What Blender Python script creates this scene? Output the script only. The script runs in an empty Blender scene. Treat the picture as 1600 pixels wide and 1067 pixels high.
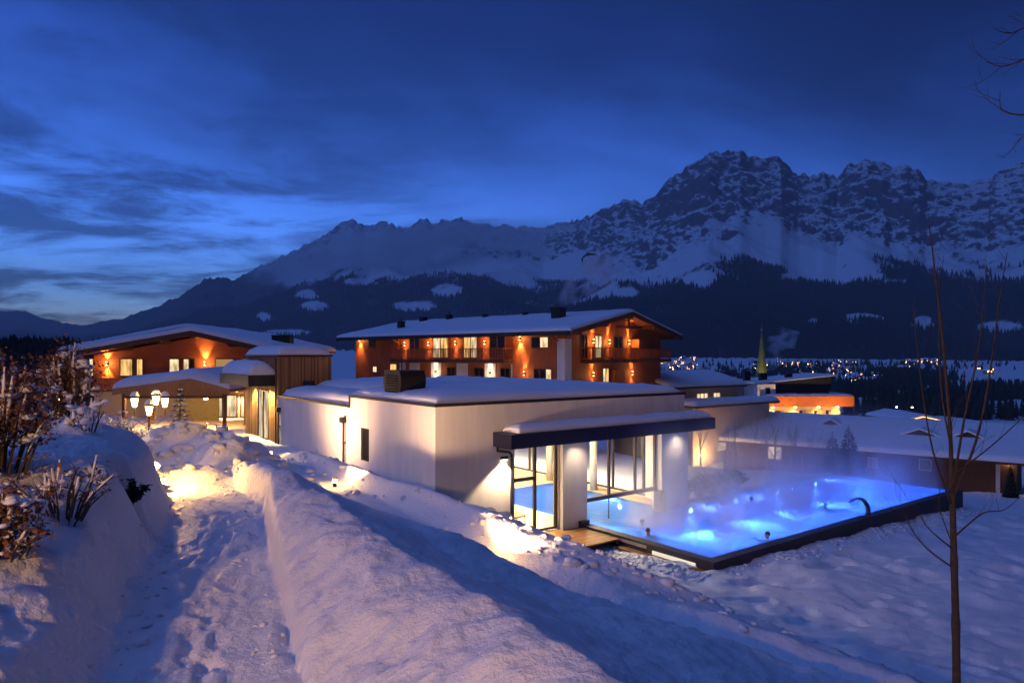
import bpy, math, random
import numpy as np
from mathutils import Vector, Matrix

# ------------------------------------------------------------------ camera, sky, exposure
SC = bpy.context.scene
COL = SC.collection
ZC = 10.0            # eye height above the local datum
F, HV = 1067.0, 557.0
cam = bpy.data.cameras.new('camera')
cam.lens, cam.sensor_width = 24.0, 36.0
cam.shift_y = (HV - 533.5) / 1600.0
cam.clip_start, cam.clip_end = 0.1, 60000
camo = bpy.data.objects.new('camera', cam)
camo.location = (0, 0, ZC)
camo.rotation_euler = (math.radians(90), 0, 0)
COL.objects.link(camo)
SC.camera = camo

W = bpy.data.worlds.new('World')
SC.world = W
W.use_nodes = True


def make_world():
    nt = W.node_tree
    N, L = nt.nodes, nt.links
    bg = N['Background']
    sky = N.new('ShaderNodeTexSky')
    sky.sky_type = 'NISHITA'
    sky.sun_disc = False
    sky.sun_elevation = math.radians(-5.0)       # the sun has set, beyond the valley on the left
    sky.sun_rotation = math.radians(-30)
    sky.ozone_density = 3.0
    gam = N.new('ShaderNodeGamma'); gam.inputs[1].default_value = 1.0
    L.new(sky.outputs[0], gam.inputs[0])
    tint = N.new('ShaderNodeMix'); tint.data_type = 'RGBA'; tint.blend_type = 'MULTIPLY'
    tint.inputs[0].default_value = 1.0
    tint.inputs[7].default_value = (0.62, 1.02, 1.42, 1)   # camera balanced for lamp light: dusk goes blue
    L.new(gam.outputs[0], tint.inputs[6])
    # cloud deck: a flat layer seen in perspective
    tc = N.new('ShaderNodeTexCoord')
    sep = N.new('ShaderNodeSeparateXYZ'); L.new(tc.outputs['Generated'], sep.inputs[0])

    def math_(op, a, b=None, clamp=False):
        m = N.new('ShaderNodeMath'); m.operation = op; m.use_clamp = clamp
        for i, x in enumerate((a, b)):
            if x is None: continue
            if isinstance(x, (int, float)): m.inputs[i].default_value = x
            else: L.new(x, m.inputs[i])
        return m.outputs[0]
    z = math_('MAXIMUM', sep.outputs[2], 0.0)
    zz = math_('ADD', z, 0.10)
    cx = math_('DIVIDE', sep.outputs[0], zz); cy = math_('DIVIDE', sep.outputs[1], zz)
    cmb = N.new('ShaderNodeCombineXYZ'); L.new(cx, cmb.inputs[0]); L.new(cy, cmb.inputs[1])

    def noise(scale, detail, rough, lo, hi, off, sx=1.0, sy=1.0):
        mp = N.new('ShaderNodeMapping'); mp.inputs[1].default_value = off
        mp.inputs[3].default_value = (sx, sy, 1)
        L.new(cmb.outputs[0], mp.inputs[0])
        n = N.new('ShaderNodeTexNoise'); n.inputs['Scale'].default_value = scale
        n.inputs['Detail'].default_value = detail; n.inputs['Roughness'].default_value = rough
        n.inputs['Distortion'].default_value = 0.4
        L.new(mp.outputs[0], n.inputs['Vector'])
        r = N.new('ShaderNodeMapRange'); r.interpolation_type = 'SMOOTHSTEP'
        r.inputs[1].default_value = lo; r.inputs[2].default_value = hi
        L.new(n.outputs['Fac'], r.inputs[0])
        return r.outputs[0]
    # a high deck overhead ends in a soft uneven edge; broken streaks drift under the clear band
    rad = math_('SQRT', math_('ADD', math_('MULTIPLY', cx, cx), math_('MULTIPLY', cy, cy)))
    wob = noise(0.55, 5, 0.55, 0.2, 0.8, (3.1, 1.7, 0), 0.9, 1.0)
    edge = N.new('ShaderNodeMapRange'); edge.interpolation_type = 'SMOOTHSTEP'
    edge.inputs[1].default_value = 3.5; edge.inputs[2].default_value = 1.5
    L.new(math_('ADD', rad, math_('MULTIPLY', math_('SUBTRACT', wob, 0.5), -1.6)), edge.inputs[0])
    deck = math_('MULTIPLY', edge.outputs[0], math_('ADD', 0.57, math_("MULTIPLY", wob, 0.20)))
    fine = noise(1.35, 8, 0.66, 0.42, 0.62, (0.6, 4.2, 0), 0.8, 1.0)
    # the broken streaks belong to a bank of cloud towards the sunset side; the middle of the sky is clear below the deck
    side = N.new('ShaderNodeMapRange'); side.interpolation_type = 'SMOOTHSTEP'; side.inputs[1].default_value = 0.05; side.inputs[2].default_value = -0.40; side.inputs[3].default_value = 0.12
    L.new(sep.outputs[0], side.inputs[0])
    fine = math_('MULTIPLY', fine, side.outputs[0])
    m = math_('ADD', deck, math_('MULTIPLY', fine, math_('SUBTRACT', 0.72, deck)), True)
    keep = math_('SUBTRACT', 1.0, m)
    cl = N.new('ShaderNodeMix'); cl.data_type = 'RGBA'; cl.blend_type = 'MULTIPLY'; cl.inputs[0].default_value = 1
    L.new(tint.outputs[2], cl.inputs[6]); L.new(keep, cl.inputs[7])
    L.new(cl.outputs[2], bg.inputs[0])
    bg.inputs[1].default_value = 19.5


make_world()
# the last twilight: a very broad, soft, blue glow from high on the sunset side
sun = bpy.data.lights.new('sun', 'SUN'); sun.energy = 0.95; sun.angle = math.radians(75); sun.color = (0.15, 0.30, 1.0)
suno = bpy.data.objects.new('sun', sun); COL.objects.link(suno)
suno.rotation_euler = Vector((0.62, 0.22, -0.95)).to_track_quat('-Z', 'Y').to_euler()
VS = SC.view_settings
VS.view_transform = 'Standard'; VS.look = 'None'; VS.exposure = 0; VS.gamma = 1
VS.use_curve_mapping = False
SC.cycles.use_denoising = True
SC.cycles.max_bounces = 6
SC.cycles.volume_bounces = 2
SC.cycles.transparent_max_bounces = 16
SC.cycles.sample_clamp_indirect = 4.0
SC.cycles.caustics_reflective = False
SC.cycles.caustics_refractive = False
SC.cycles.volume_step_rate = 2.0

RNG = random.Random(7)


def P(u, v, Y):
    return Vector(((u - 800) / F * Y, Y, ZC - (v - HV) / F * Y))


# ------------------------------------------------------------------ materials
MATS = {}


def mat(name, col, rough=0.6, metal=0.0, var=0.0, scale=4.0, bump=0.0, bscale=None, stretch=None, spec=0.4,
        emit=None, estr=0.0, coord='Object'):
    if name in MATS: return MATS[name]
    m = bpy.data.materials.new(name); m.use_nodes = True
    nt = m.node_tree; N, L = nt.nodes, nt.links
    b = N['Principled BSDF']
    b.inputs['Base Color'].default_value = (*col, 1)
    b.inputs['Roughness'].default_value = rough
    b.inputs['Metallic'].default_value = metal
    b.inputs['Specular IOR Level'].default_value = spec
    if emit is not None:
        b.inputs['Emission Color'].default_value = (*emit, 1)
        b.inputs['Emission Strength'].default_value = estr
    if var or bump:
        tc = N.new('ShaderNodeTexCoord'); mp = N.new('ShaderNodeMapping')
        if stretch: mp.inputs[3].default_value = stretch
        L.new(tc.outputs[coord], mp.inputs[0])
        n = N.new('ShaderNodeTexNoise'); n.inputs['Scale'].default_value = scale
        n.inputs['Detail'].default_value = 5; n.inputs['Roughness'].default_value = 0.6
        L.new(mp.outputs[0], n.inputs['Vector'])
        if var:
            r = N.new('ShaderNodeMapRange')
            r.inputs[1].default_value = 0.25; r.inputs[2].default_value = 0.75
            r.inputs[3].default_value = 1 - var; r.inputs[4].default_value = 1 + var
            L.new(n.outputs['Fac'], r.inputs[0])
            mx = N.new('ShaderNodeMix'); mx.data_type = 'RGBA'; mx.blend_type = 'MULTIPLY'; mx.inputs[0].default_value = 1
            mx.inputs[6].default_value = (*col, 1)
            L.new(r.outputs[0], mx.inputs[7]); L.new(mx.outputs[2], b.inputs['Base Color'])
        if bump:
            src = n
            if bscale:
                src = N.new('ShaderNodeTexNoise'); src.inputs['Scale'].default_value = bscale
                src.inputs['Detail'].default_value = 6; src.inputs['Roughness'].default_value = 0.65
                L.new(mp.outputs[0], src.inputs['Vector'])
            bp = N.new('ShaderNodeBump'); bp.inputs['Strength'].default_value = bump
            bp.inputs['Distance'].default_value = 0.05
            L.new(src.outputs['Fac'], bp.inputs['Height']); L.new(bp.outputs[0], b.inputs['Normal'])
    MATS[name] = m
    return m


def emat(name, col, s, folds=False):
    if name in MATS: return MATS[name]
    m = bpy.data.materials.new(name); m.use_nodes = True
    nt = m.node_tree; nt.nodes.clear()
    o = nt.nodes.new('ShaderNodeOutputMaterial'); e = nt.nodes.new('ShaderNodeEmission')
    e.inputs[0].default_value = (*col, 1); e.inputs[1].default_value = s
    nt.links.new(e.outputs[0], o.inputs[0])
    if folds:       # curtain folds and room shapes behind the glass
        N, L = nt.nodes, nt.links
        tc = N.new('ShaderNodeTexCoord'); mp = N.new('ShaderNodeMapping'); mp.inputs[3].default_value = (2.2, 2.2, 0.7); L.new(tc.outputs['Object'], mp.inputs[0])
        n = N.new('ShaderNodeTexNoise'); n.inputs['Scale'].default_value = 1.1; n.inputs['Detail'].default_value = 3; L.new(mp.outputs[0], n.inputs['Vector'])
        r = N.new('ShaderNodeMapRange'); r.inputs[1].default_value = 0.32; r.inputs[2].default_value = 0.62; r.inputs[3].default_value = s * 0.32; r.inputs[4].default_value = s * 1.15
        L.new(n.outputs['Fac'], r.inputs[0]); L.new(r.outputs[0], e.inputs[1])
    MATS[name] = m
    return m


def glassmat(name, tint=(0.95, 0.97, 1.0), refl=0.10):
    if name in MATS: return MATS[name]
    m = bpy.data.materials.new(name); m.use_nodes = True
    nt = m.node_tree; nt.nodes.clear(); N, L = nt.nodes, nt.links
    o = N.new('ShaderNodeOutputMaterial'); t = N.new('ShaderNodeBsdfTransparent'); g = N.new('ShaderNodeBsdfGlossy')
    g.inputs['Roughness'].default_value = 0.02
    t.inputs[0].default_value = (*tint, 1)
    fr = N.new('ShaderNodeFresnel'); fr.inputs[0].default_value = 1.45
    ge = N.new('ShaderNodeNewGeometry'); fm = N.new('ShaderNodeMath'); fm.operation = 'SUBTRACT'; fm.use_clamp = True   # only the outer face reflects
    L.new(fr.outputs[0], fm.inputs[0]); L.new(ge.outputs['Backfacing'], fm.inputs[1])
    mx = N.new('ShaderNodeMixShader'); L.new(fm.outputs[0], mx.inputs[0])
    L.new(t.outputs[0], mx.inputs[1]); L.new(g.outputs[0], mx.inputs[2]); L.new(mx.outputs[0], o.inputs[0])
    MATS[name] = m
    return m


SNOW = mat('snow', (0.80, 0.82, 0.86), 0.55, var=0.05, scale=0.8, bump=0.8, bscale=11.0, spec=0.3)
SNOWR = mat('roof_snow', (0.82, 0.84, 0.88), 0.6, bump=0.25, scale=3.0, spec=0.3)
PLASTER = mat('white_plaster', (0.76, 0.74, 0.71), 0.8, var=0.10, scale=1.6, stretch=(1.2, 1.2, 0.22), bump=0.10, bscale=40)
DARKMETAL = mat('dark_metal', (0.02, 0.02, 0.025), 0.45, spec=0.4, var=0.2, scale=6)
WOODRED = mat('red_brown_boards', (0.36, 0.095, 0.03), 0.65, var=0.45, scale=3.0, stretch=(6, 6, 0.25), bump=0.3)
WOODH = mat('horizontal_boards', (0.36, 0.10, 0.035), 0.65, var=0.45, scale=3.0, stretch=(0.25, 0.25, 7), bump=0.3)
WOODTAN = mat('larch_slats', (0.36, 0.20, 0.09), 0.7, var=0.35, scale=2.5, stretch=(5, 5, 0.3), bump=0.25)
WOODDK = mat('dark_timber', (0.11, 0.05, 0.025), 0.7, var=0.4, scale=3.0, stretch=(4, 4, 0.5))
DECKW = mat('deck_wood', (0.30, 0.15, 0.06), 0.6, var=0.3, scale=3.0, stretch=(0.5, 6, 6))
GLASS = glassmat('window_glass')
FRAME = mat('bronze_frame', (0.07, 0.055, 0.05), 0.4, metal=0.3)
LITWARM = emat('lit_window_warm', (1.0, 0.58, 0.18), 1.15, True)
LITPALE = emat('lit_window_pale', (1.0, 0.74, 0.42), 1.15, True)
DARKGLASS = mat('dark_glass', (0.01, 0.012, 0.02), 0.08, spec=0.6)
BULB = emat('lamp_bulb', (1.0, 0.66, 0.22), 30.0)
STONE = mat('pale_stone', (0.5, 0.45, 0.38), 0.7, var=0.15, scale=5)
BARK = mat('bark', (0.07, 0.05, 0.035), 0.85, var=0.35, scale=14, bump=0.4)


# ------------------------------------------------------------------ mesh helpers
class MB:
    def __init__(s): s.v = []; s.f = []

    def add(s, vs, fs):
        n = len(s.v); s.v.extend([tuple(x) for x in vs]); s.f.extend([tuple(n + i for i in f) for f in fs]); return s

    def box(s, x0, x1, y0, y1, z0, z1):
        vs = [(x, y, z) for z in (z0, z1) for y in (y0, y1) for x in (x0, x1)]
        return s.add(vs, [(0, 2, 3, 1), (4, 5, 7, 6), (0, 1, 5, 4), (2, 6, 7, 3), (0, 4, 6, 2), (1, 3, 7, 5)])

    def prism(s, poly, axis, a, b):
        """poly: 2-D outline; extruded along axis from a to b"""
        def mk(p, t):
            if axis == 'x': return (t, p[0], p[1])
            if axis == 'y': return (p[0], t, p[1])
            return (p[0], p[1], t)
        n = len(poly)
        vs = [mk(p, a) for p in poly] + [mk(p, b) for p in poly]
        fs = [tuple(range(n)), tuple(range(2 * n - 1, n - 1, -1))]
        fs += [(i, i + n, (i + 1) % n + n, (i + 1) % n) for i in range(n)]
        return s.add(vs, fs)

    def tube(s, pts, rad, n=6):
        pts = [Vector(p) for p in pts]
        rings = []
        for i, p in enumerate(pts):
            d = (pts[min(i + 1, len(pts) - 1)] - pts[max(i - 1, 0)])
            if d.length < 1e-9: d = Vector((0, 0, 1))
            d.normalize()
            up = Vector((0, 0, 1)) if abs(d.z) < 0.9 else Vector((1, 0, 0))
            a = d.cross(up).normalized(); b = d.cross(a)
            r = rad[i] if isinstance(rad, (list, tuple)) else rad
            rings.append([p + a * (r * math.cos(2 * math.pi * k / n)) + b * (r * math.sin(2 * math.pi * k / n)) for k in range(n)])
        vs = [q for r in rings for q in r]
        fs = [(i * n + k, i * n + (k + 1) % n, (i + 1) * n + (k + 1) % n, (i + 1) * n + k)
              for i in range(len(pts) - 1) for k in range(n)]
        fs += [tuple(range(n - 1, -1, -1)), tuple((len(pts) - 1) * n + k for k in range(n))]
        return s.add(vs, fs)

    def blob(s, c, r, rng, n=6, m=4, jit=0.18):
        """lumpy ellipsoid"""
        c = Vector(c)
        if isinstance(r, (int, float)): r = (r, r, r)
        vs = [(c.x, c.y, c.z + r[2])]
        for i in range(1, m):
            th = math.pi * i / m
            for k in range(n):
                ph = 2 * math.pi * (k + 0.5 * (i % 2)) / n
                q = 1 + rng.uniform(-jit, jit)
                vs.append((c.x + r[0] * q * math.sin(th) * math.cos(ph), c.y + r[1] * q * math.sin(th) * math.sin(ph), c.z + r[2] * q * math.cos(th)))
        vs.append((c.x, c.y, c.z - r[2]))
        fs = [(0, 1 + k, 1 + (k + 1) % n) for k in range(n)]
        for i in range(m - 2):
            a = 1 + i * n; b = a + n
            fs += [(a + k, b + k, b + (k + 1) % n, a + (k + 1) % n) for k in range(n)]
        e = len(vs) - 1; a = 1 + (m - 2) * n
        fs += [(a + k, e, a + (k + 1) % n) for k in range(n)]
        return s.add(vs, fs)

    def lathe(s, prof, c=(0, 0, 0), n=12):
        vs = []; fs = []
        for r, z in prof:
            for k in range(n):
                vs.append((c[0] + r * math.cos(2 * math.pi * k / n), c[1] + r * math.sin(2 * math.pi * k / n), c[2] + z))
        for i in range(len(prof) - 1):
            fs += [(i * n + k, i * n + (k + 1) % n, (i + 1) * n + (k + 1) % n, (i + 1) * n + k) for k in range(n)]
        fs += [tuple(range(n - 1, -1, -1)), tuple((len(prof) - 1) * n + k for k in range(n))]
        return s.add(vs, fs)

    def mesh(s, name, m, smooth=False):
        me = bpy.data.meshes.new(name); me.from_pydata(s.v, [], s.f)
        if m: me.materials.append(m)
        if smooth: me.shade_smooth()
        me.update()
        return me

    def build(s, name, m, parent=None, smooth=False):
        o = bpy.data.objects.new(name, s.mesh(name, m, smooth)); COL.objects.link(o)
        if parent is not None: o.parent = parent
        return o


def thing(name, label, cat, loc=(0, 0, 0), rotz=0.0, group=None):
    o = bpy.data.objects.new(name, None); o.empty_display_size = 0.3
    o.location = loc; o.rotation_euler = (0, 0, rotz); COL.objects.link(o)
    return tag(o, label, cat, group)


def tag(o, label=None, cat=None, group=None, kind=None):
    if label: o['label'] = label
    if cat: o['category'] = cat
    if group: o['group'] = group
    if kind: o['kind'] = kind
    return o


def place(name, me, parent, loc=(0, 0, 0), rot=(0, 0, 0), sc=(1, 1, 1)):
    o = bpy.data.objects.new(name, me); COL.objects.link(o); o.parent = parent
    o.location = loc; o.rotation_euler = rot; o.scale = sc
    return o


def copy_tree(o, parent=None):
    c = o.copy(); COL.objects.link(c); c.parent = parent
    for ch in list(o.children): copy_tree(ch, c)
    return c


def point_light(name, loc, power, col, r=0.1, parent=None):
    l = bpy.data.lights.new(name, 'POINT'); l.energy = power; l.color = col; l.shadow_soft_size = r
    o = bpy.data.objects.new(name, l); o.location = loc; COL.objects.link(o)
    if parent: o.parent = parent
    return o


def spot_light(name, loc, direction, power, col, ang=60, blend=0.6, r=0.05, parent=None):
    l = bpy.data.lights.new(name, 'SPOT'); l.energy = power; l.color = col; l.shadow_soft_size = r
    l.spot_size = math.radians(ang); l.spot_blend = blend
    o = bpy.data.objects.new(name, l); o.location = loc
    o.rotation_euler = Vector(direction).to_track_quat('-Z', 'Y').to_euler(); COL.objects.link(o)
    if parent: o.parent = parent
    return o


WARM = (1.0, 0.55, 0.18)
ORANGE = (1.0, 0.52, 0.15)
PALE = (1.0, 0.72, 0.42)


# ------------------------------------------------------------------ noise
def _hash(ix, iy, seed):
    h = (ix.astype(np.int64) * 374761393 + iy.astype(np.int64) * 668265263 + seed * 974711) & 0x7fffffff
    h = ((h ^ (h >> 13)) * 1274126177) & 0x7fffffff
    return ((h ^ (h >> 16)) & 0xffff) / 65535.0


def vnoise(x, y, seed=0):
    ix = np.floor(x); iy = np.floor(y); fx = x - ix; fy = y - iy
    fx = fx * fx * fx * (fx * (fx * 6 - 15) + 10); fy = fy * fy * fy * (fy * (fy * 6 - 15) + 10)
    a = _hash(ix, iy, seed); b = _hash(ix + 1, iy, seed); c = _hash(ix, iy + 1, seed); d = _hash(ix + 1, iy + 1, seed)
    return (a * (1 - fx) + b * fx) * (1 - fy) + (c * (1 - fx) + d * fx) * fy


def fbm(x, y, octv=4, seed=0, gain=0.5):
    t = 0; a = 1; n = 0
    for i in range(octv):
        c, s_ = math.cos(0.6 * i), math.sin(0.6 * i)
        t = t + a * (vnoise((c * x - s_ * y) * 2 ** i, (s_ * x + c * y) * 2 ** i, seed + i * 17) - 0.5); n += a; a *= gain
    return t / n * 2


def ridged(x, y, octv=5, seed=0, gain=0.55):
    t = 0; a = 1; n = 0
    for i in range(octv):
        c, s_ = math.cos(0.9 * i), math.sin(0.9 * i)
        q = 1 - np.abs(2 * vnoise((c * x - s_ * y) * 2 ** i, (s_ * x + c * y) * 2 ** i, seed + i * 31) - 1)
        t = t + a * q; n += a; a *= gain
    return t / n


def sstep(a, b, x):
    t = np.clip((x - a) / (b - a), 0, 1); return t * t * (3 - 2 * t)


def polydist(X, Y, pts):
    """distance to a polyline (x, y, z), the signed side and the z of the nearest point"""
    best = np.full(X.shape, 1e9); zz = np.zeros(X.shape); sd = np.zeros(X.shape)
    for (x0, y0, z0), (x1, y1, z1) in zip(pts[:-1], pts[1:]):
        dx, dy = x1 - x0, y1 - y0; l2 = dx * dx + dy * dy
        t = np.clip(((X - x0) * dx + (Y - y0) * dy) / l2, 0, 1)
        ex, ey = X - x0 - t * dx, Y - y0 - t * dy
        d = np.hypot(ex, ey); m = d < best
        best = np.where(m, d, best); zz = np.where(m, z0 + t * (z1 - z0), zz)
        sd = np.where(m, np.sign(dx * ey - dy * ex), sd)
    return best, sd, zz


# ------------------------------------------------------------------ the ground: one sheet from the path to the valley
A = np.array((0.8, 0.6)); B = np.array((-0.6, 0.8)); C0 = np.array((-2.82, 25.07))   # pool house axes and corner
PATH = [(0.6, -2, -2.3), (-0.2, 0, -2.3), (-2.35, 5, -2.38), (-3.6, 8, -2.42), (-4.75, 11, -2.5), (-6.6, 14.5, -2.85), (-9.6, 20, -3.4),
        (-13, 27, -4.1), (-15.6, 34, -4.6), (-15.4, 38.5, -4.85), (-16.5, 43, -4.95)]
TRENCH = [(-12.6, 33.5, -4.75), (-8.3, 25.2, -4.0), (-4.35, 19.3, -3.95), (-0.77, 13.7, -4.0), (1.5, 10.9, -4.15), (3.5, 9.3, -4.5), (6.0, 7.5, -5.1)]
BANK1 = [(2.0, 0.8, -1.72), (1.4, 2.2, -1.75), (0.69, 3.7, -1.77), (0.21, 4.4, -1.785), (-1.11, 6.6, -1.81), (-2.23, 8.5, -1.86), (-3.45, 10.7, -1.90),
         (-4.4, 12.5, -2.0), (-5.4, 14.4, -2.3), (-6.6, 17, -2.8)]
BANK2 = [(-11.0, 31.5, -4.5), (-8.3, 26.8, -3.7), (-5.0, 20.9, -3.35), (-0.6, 15.0, -3.45), (0.66, 14.0, -3.72), (2.3, 12.4, -3.95), (4.6, 10.9, -4.6)]
CTRL = [(-8, 4, -1.2), (-7, 8, -1.15), (-6.5, 10, -1.0), (-9, 12, -1.1), (-14, 12, -1.3), (-14, 5, -0.8), (-20, 15, -1.7), (-18, 24, -3.0), (-25, 30, -3.9),
        (-30, 45, -4.9), (-22, 40, -4.8), (-3.6, 4.5, -1.75), (-4.3, 6.5, -1.55), (-4.9, 8.2, -1.35), (-5.7, 10.4, -1.25), (-7.2, 12.5, -1.35), (-8.8, 15, -2.0),
        (-2.9, 24.6, -5.0), (-5.5, 28.0, -5.0), (-9, 32.4, -4.95), (-12.8, 37.5, -4.9), (0, 26.2, -6.9), (2, 25, -7.35), (4.5, 22.5, -7.35), (7.3, 22.0, -7.34), (4.98, 24.6, -7.40), (6.2, 23.2, -7.34),
        (12, 25.5, -7.48), (18, 30, -7.75), (24, 35, -8.1), (28, 40, -8.5), (6, 17, -6.6), (10, 18, -7.0), (16, 20, -7.5), (6.5, 10, -5.5), (10, 10, -5.9), (14, 12, -6.6),
        (3, 5, -4.0), (6, 5, -4.8), (2.6, 2, -2.6), (3.5, 9, -4.5), (20, 45, -7.8), (30, 50, -10.2), (40, 54, -11), (30, 62, -11.6), (22, 55, -10), (12, 47, -7.6),
        (28, 78, -13.2), (45, 80, -14), (0, 60, -7), (-15, 70, -6), (-40, 60, -4.5), (-45, 30, -2.5), (-30, 12, -1), (25, 12, -7.5), (35, 25, -9), (9, 40, -7.4), (4, 48, -7.4),
        (0, 20, -5.4), (-3, 21.5, -4.9), (8, 14, -6.2), (-8, 0, -1), (3, -1, -2.4), (10, 2, -5.4), (20, 4, -7), (60, 40, -12), (60, 80, -15), (-60, 90, -5), (0, 95, -12)]


def tps_fit(c):
    p = np.array(c, float); n = len(p)
    d2 = (p[:, None, 0] - p[None, :, 0]) ** 2 + (p[:, None, 1] - p[None, :, 1]) ** 2
    K = 0.5 * d2 * np.log(d2 + 1e-9) + np.eye(n) * 0.6
    Q = np.c_[np.ones(n), p[:, :2]]
    M = np.block([[K, Q], [Q.T, np.zeros((3, 3))]])
    return p, np.linalg.solve(M, np.r_[p[:, 2], 0, 0, 0])


_TP, _TW = tps_fit(CTRL + PATH[2:] + [t for t in TRENCH])


def tps(X, Y):
    z = _TW[-3] + _TW[-2] * X + _TW[-1] * Y
    for i, p in enumerate(_TP):
        d2 = (X - p[0]) ** 2 + (Y - p[1]) ** 2
        z = z + _TW[i] * 0.5 * d2 * np.log(d2 + 1e-9)
    return z


def valley(X, Y):
    z = np.interp(Y, [0, 60, 95, 150, 300, 700, 1300, 1900, 3200], [-4, -9, -13, -20, -32, -38, -31, -8, 30])
    r = X / np.maximum(Y, 1)
    left = sstep(0.05, -0.5, r) * np.interp(Y, [60, 150, 400, 900], [0, 8, 14, 6])
    return z + left + 1.5 * fbm(X / 60, Y / 60, 3, 5)


def ground(X, Y, detail=True):
    X = np.asarray(X, float); Y = np.asarray(Y, float)
    z = tps(np.clip(X, -60, 62), np.clip(Y, -2, 96))
    z = np.clip(z, -16, 0.5)
    lump = fbm(X / 2.6, Y / 2.6, 4, 3)
    if detail: z = z + 0.16 * lump + 0.05 * fbm(X / 0.5, Y / 0.5, 3, 9)
    far = sstep(70, 100, Y)
    # trodden path
    d, sd, zp = polydist(X, Y, PATH)
    dn = d + 0.10 * fbm(X / 0.8, Y / 0.8, 3, 21)
    w = sstep(0.58, 1.08 + 0.1 * lump, dn)
    # cut banks beside the path stand steep, with slumped lumps at the foot
    z = zp * (1 - w) + z * w
    # big shovelled bank between path and lower trench
    d, sd, zb = polydist(X, Y, BANK1)
    left = zb - 0.64 * sstep(0.10, 1.55, d) * (1 + 0.1 * lump)
    right = zb - 0.55 * np.minimum(d, 2.0) - 0.3 * np.maximum(d - 2.0, 0)
    prof = np.where(sd > 0, left, right) + 0.08 * lump + 0.10 * fbm(X / 0.95, Y / 0.95, 4, 66)
    k = 0.12
    inb = (d < 7)
    dp, _, _ = polydist(X, Y, PATH)
    prof = prof - 3.0 * sstep(0.80, 0.45, dp)
    zs = 0.5 * (z + prof + np.sqrt((z - prof) ** 2 + 0.006))
    z = np.where(inb, zs + 0.0, z)
    # lower trench and the bank thrown up on its far side
    d, sd, zt = polydist(X, Y, TRENCH)
    d2, sd2, z2 = polydist(X, Y, BANK2)
    p2 = z2 - 0.5 * np.maximum(d2 - 0.25, 0) + 0.09 * lump + 0.05 * fbm(X / 0.6, Y / 0.6, 3, 14)
    z = np.where(d2 < 4, np.maximum(z, p2), z)
    w = sstep(0.30, 0.95, d + 0.08 * lump)
    z = zt * (1 - w) + z * w
    z = z - 0.55 * np.exp(-(((X + 4.98) / 0.24) ** 2 + ((Y - 8.8) / 0.34) ** 2))     # hollow over the buried shrub
    # piles of cleared snow
    for (px, py, h, s) in ((-10.1, 21.0, 1.35, 1.0), (-8.6, 20.2, 1.1, 1.0), (-7.6, 18.4, 0.9, 0.9), (-11.6, 23.0, 1.2, 1.1), (-9.6, 24.0, 1.0, 1.2), (-11.8, 27.8, 1.0, 1.2), (-7.2, 15.6, 0.5, 0.8)):
        rr = (X - px) ** 2 + (Y - py) ** 2
        z = z + h * np.exp(-rr / (s * s)) * (1 + 0.35 * fbm(X / 0.55, Y / 0.55, 3, 44))
    if detail:
        near = np.exp(-np.maximum(Y - 10, 0) / 12)
        dp, sp, _ = polydist(X, Y, PATH)
        wall = sstep(0.45, 0.75, dp) * sstep(1.9, 1.1, dp)
        z = z + near * 0.13 * wall * (ridged(X / 0.36, Y / 0.36, 4, 77, 0.6) - 0.4) + near * 0.10 * wall * fbm(X / 0.7, Y / 0.7, 3, 78)
        z = z + near * (0.035 * fbm(X / 0.22, Y / 0.22, 4, 63, 0.6) * (0.25 + 0.75 * sstep(0.5, 0.95, dp)) + 0.05 * np.maximum(0, fbm(X / 0.45, Y / 0.45, 4, 64)) * sstep(0.6, 1.0, dp))
        onp = sstep(0.75, 0.5, dp)
        z = z + near * 0.016 * onp * fbm(X / 0.16, Y / 0.16, 3, 61)
        # boot prints along the trodden path
        rg = random.Random(31)
        for k in range(110):
            i = rg.choice((2, 2, 2, 3, 3, 4)); f = rg.random(); a_, b_ = PATH[i], PATH[i + 1]
            px = a_[0] + f * (b_[0] - a_[0]) + rg.gauss(0, 0.2); py = a_[1] + f * (b_[1] - a_[1])
            th = math.atan2(b_[1] - a_[1], b_[0] - a_[0]) + rg.gauss(0, 0.25); c_, s_ = math.cos(th), math.sin(th)
            sel = (np.abs(X - px) < 0.35) & (np.abs(Y - py) < 0.35)
            if not sel.any(): continue
            ex = ((X[sel] - px) * c_ + (Y[sel] - py) * s_) / 0.155; ey = (-(X[sel] - px) * s_ + (Y[sel] - py) * c_) / 0.06
            q_ = ex ** 2 + ey ** 2
            z[sel] += -0.022 * sstep(1.25, 0.8, q_) + 0.006 * np.exp(-((q_ - 1.7) / 0.5) ** 2)
        # footprints and ski scuffs in the open field
        fld = sstep(6, 10, X + 0.1 * Y) * sstep(45, 30, Y)
        z = z - 0.12 * fld * sstep(0.62, 0.8, vnoise(X / 0.75, Y / 0.75, 91))
        z = z + 0.10 * fld * fbm(X / 1.5, Y / 1.5, 3, 92)
        # slabby crumbs along the pool edge
    z = z * (1 - far) + valley(X, Y) * far
    # dug out where buildings and pool stand
    lx = (X - C0[0]) * A[0] + (Y - C0[1]) * A[1]; ly = (X - C0[0]) * B[0] + (Y - C0[1]) * B[1]
    hall = (lx > 0.12) & (lx < 14.0) & (ly > 0.12) & (ly < 17.6)
    pool = (lx > 7.3) & (lx < 28.3) & (ly > -6.72) & (ly < 0.2)
    z = np.where(hall | pool, -10.4, z)
    edge = (lx > 2.9) & (lx < 7.3) & (ly < 0.3) & (ly > -2.6)
    z = np.where(edge, np.minimum(z, -7.42), z)
    # snow heaps against the low wall of the pool
    q = np.maximum(np.maximum(lx - 28.4, 7.2 - lx), np.maximum(-6.85 - ly, ly - 0.3))
    return z


def G(x, y):
    return ZC + float(ground(np.array([x]), np.array([y]), False)[0])


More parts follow.
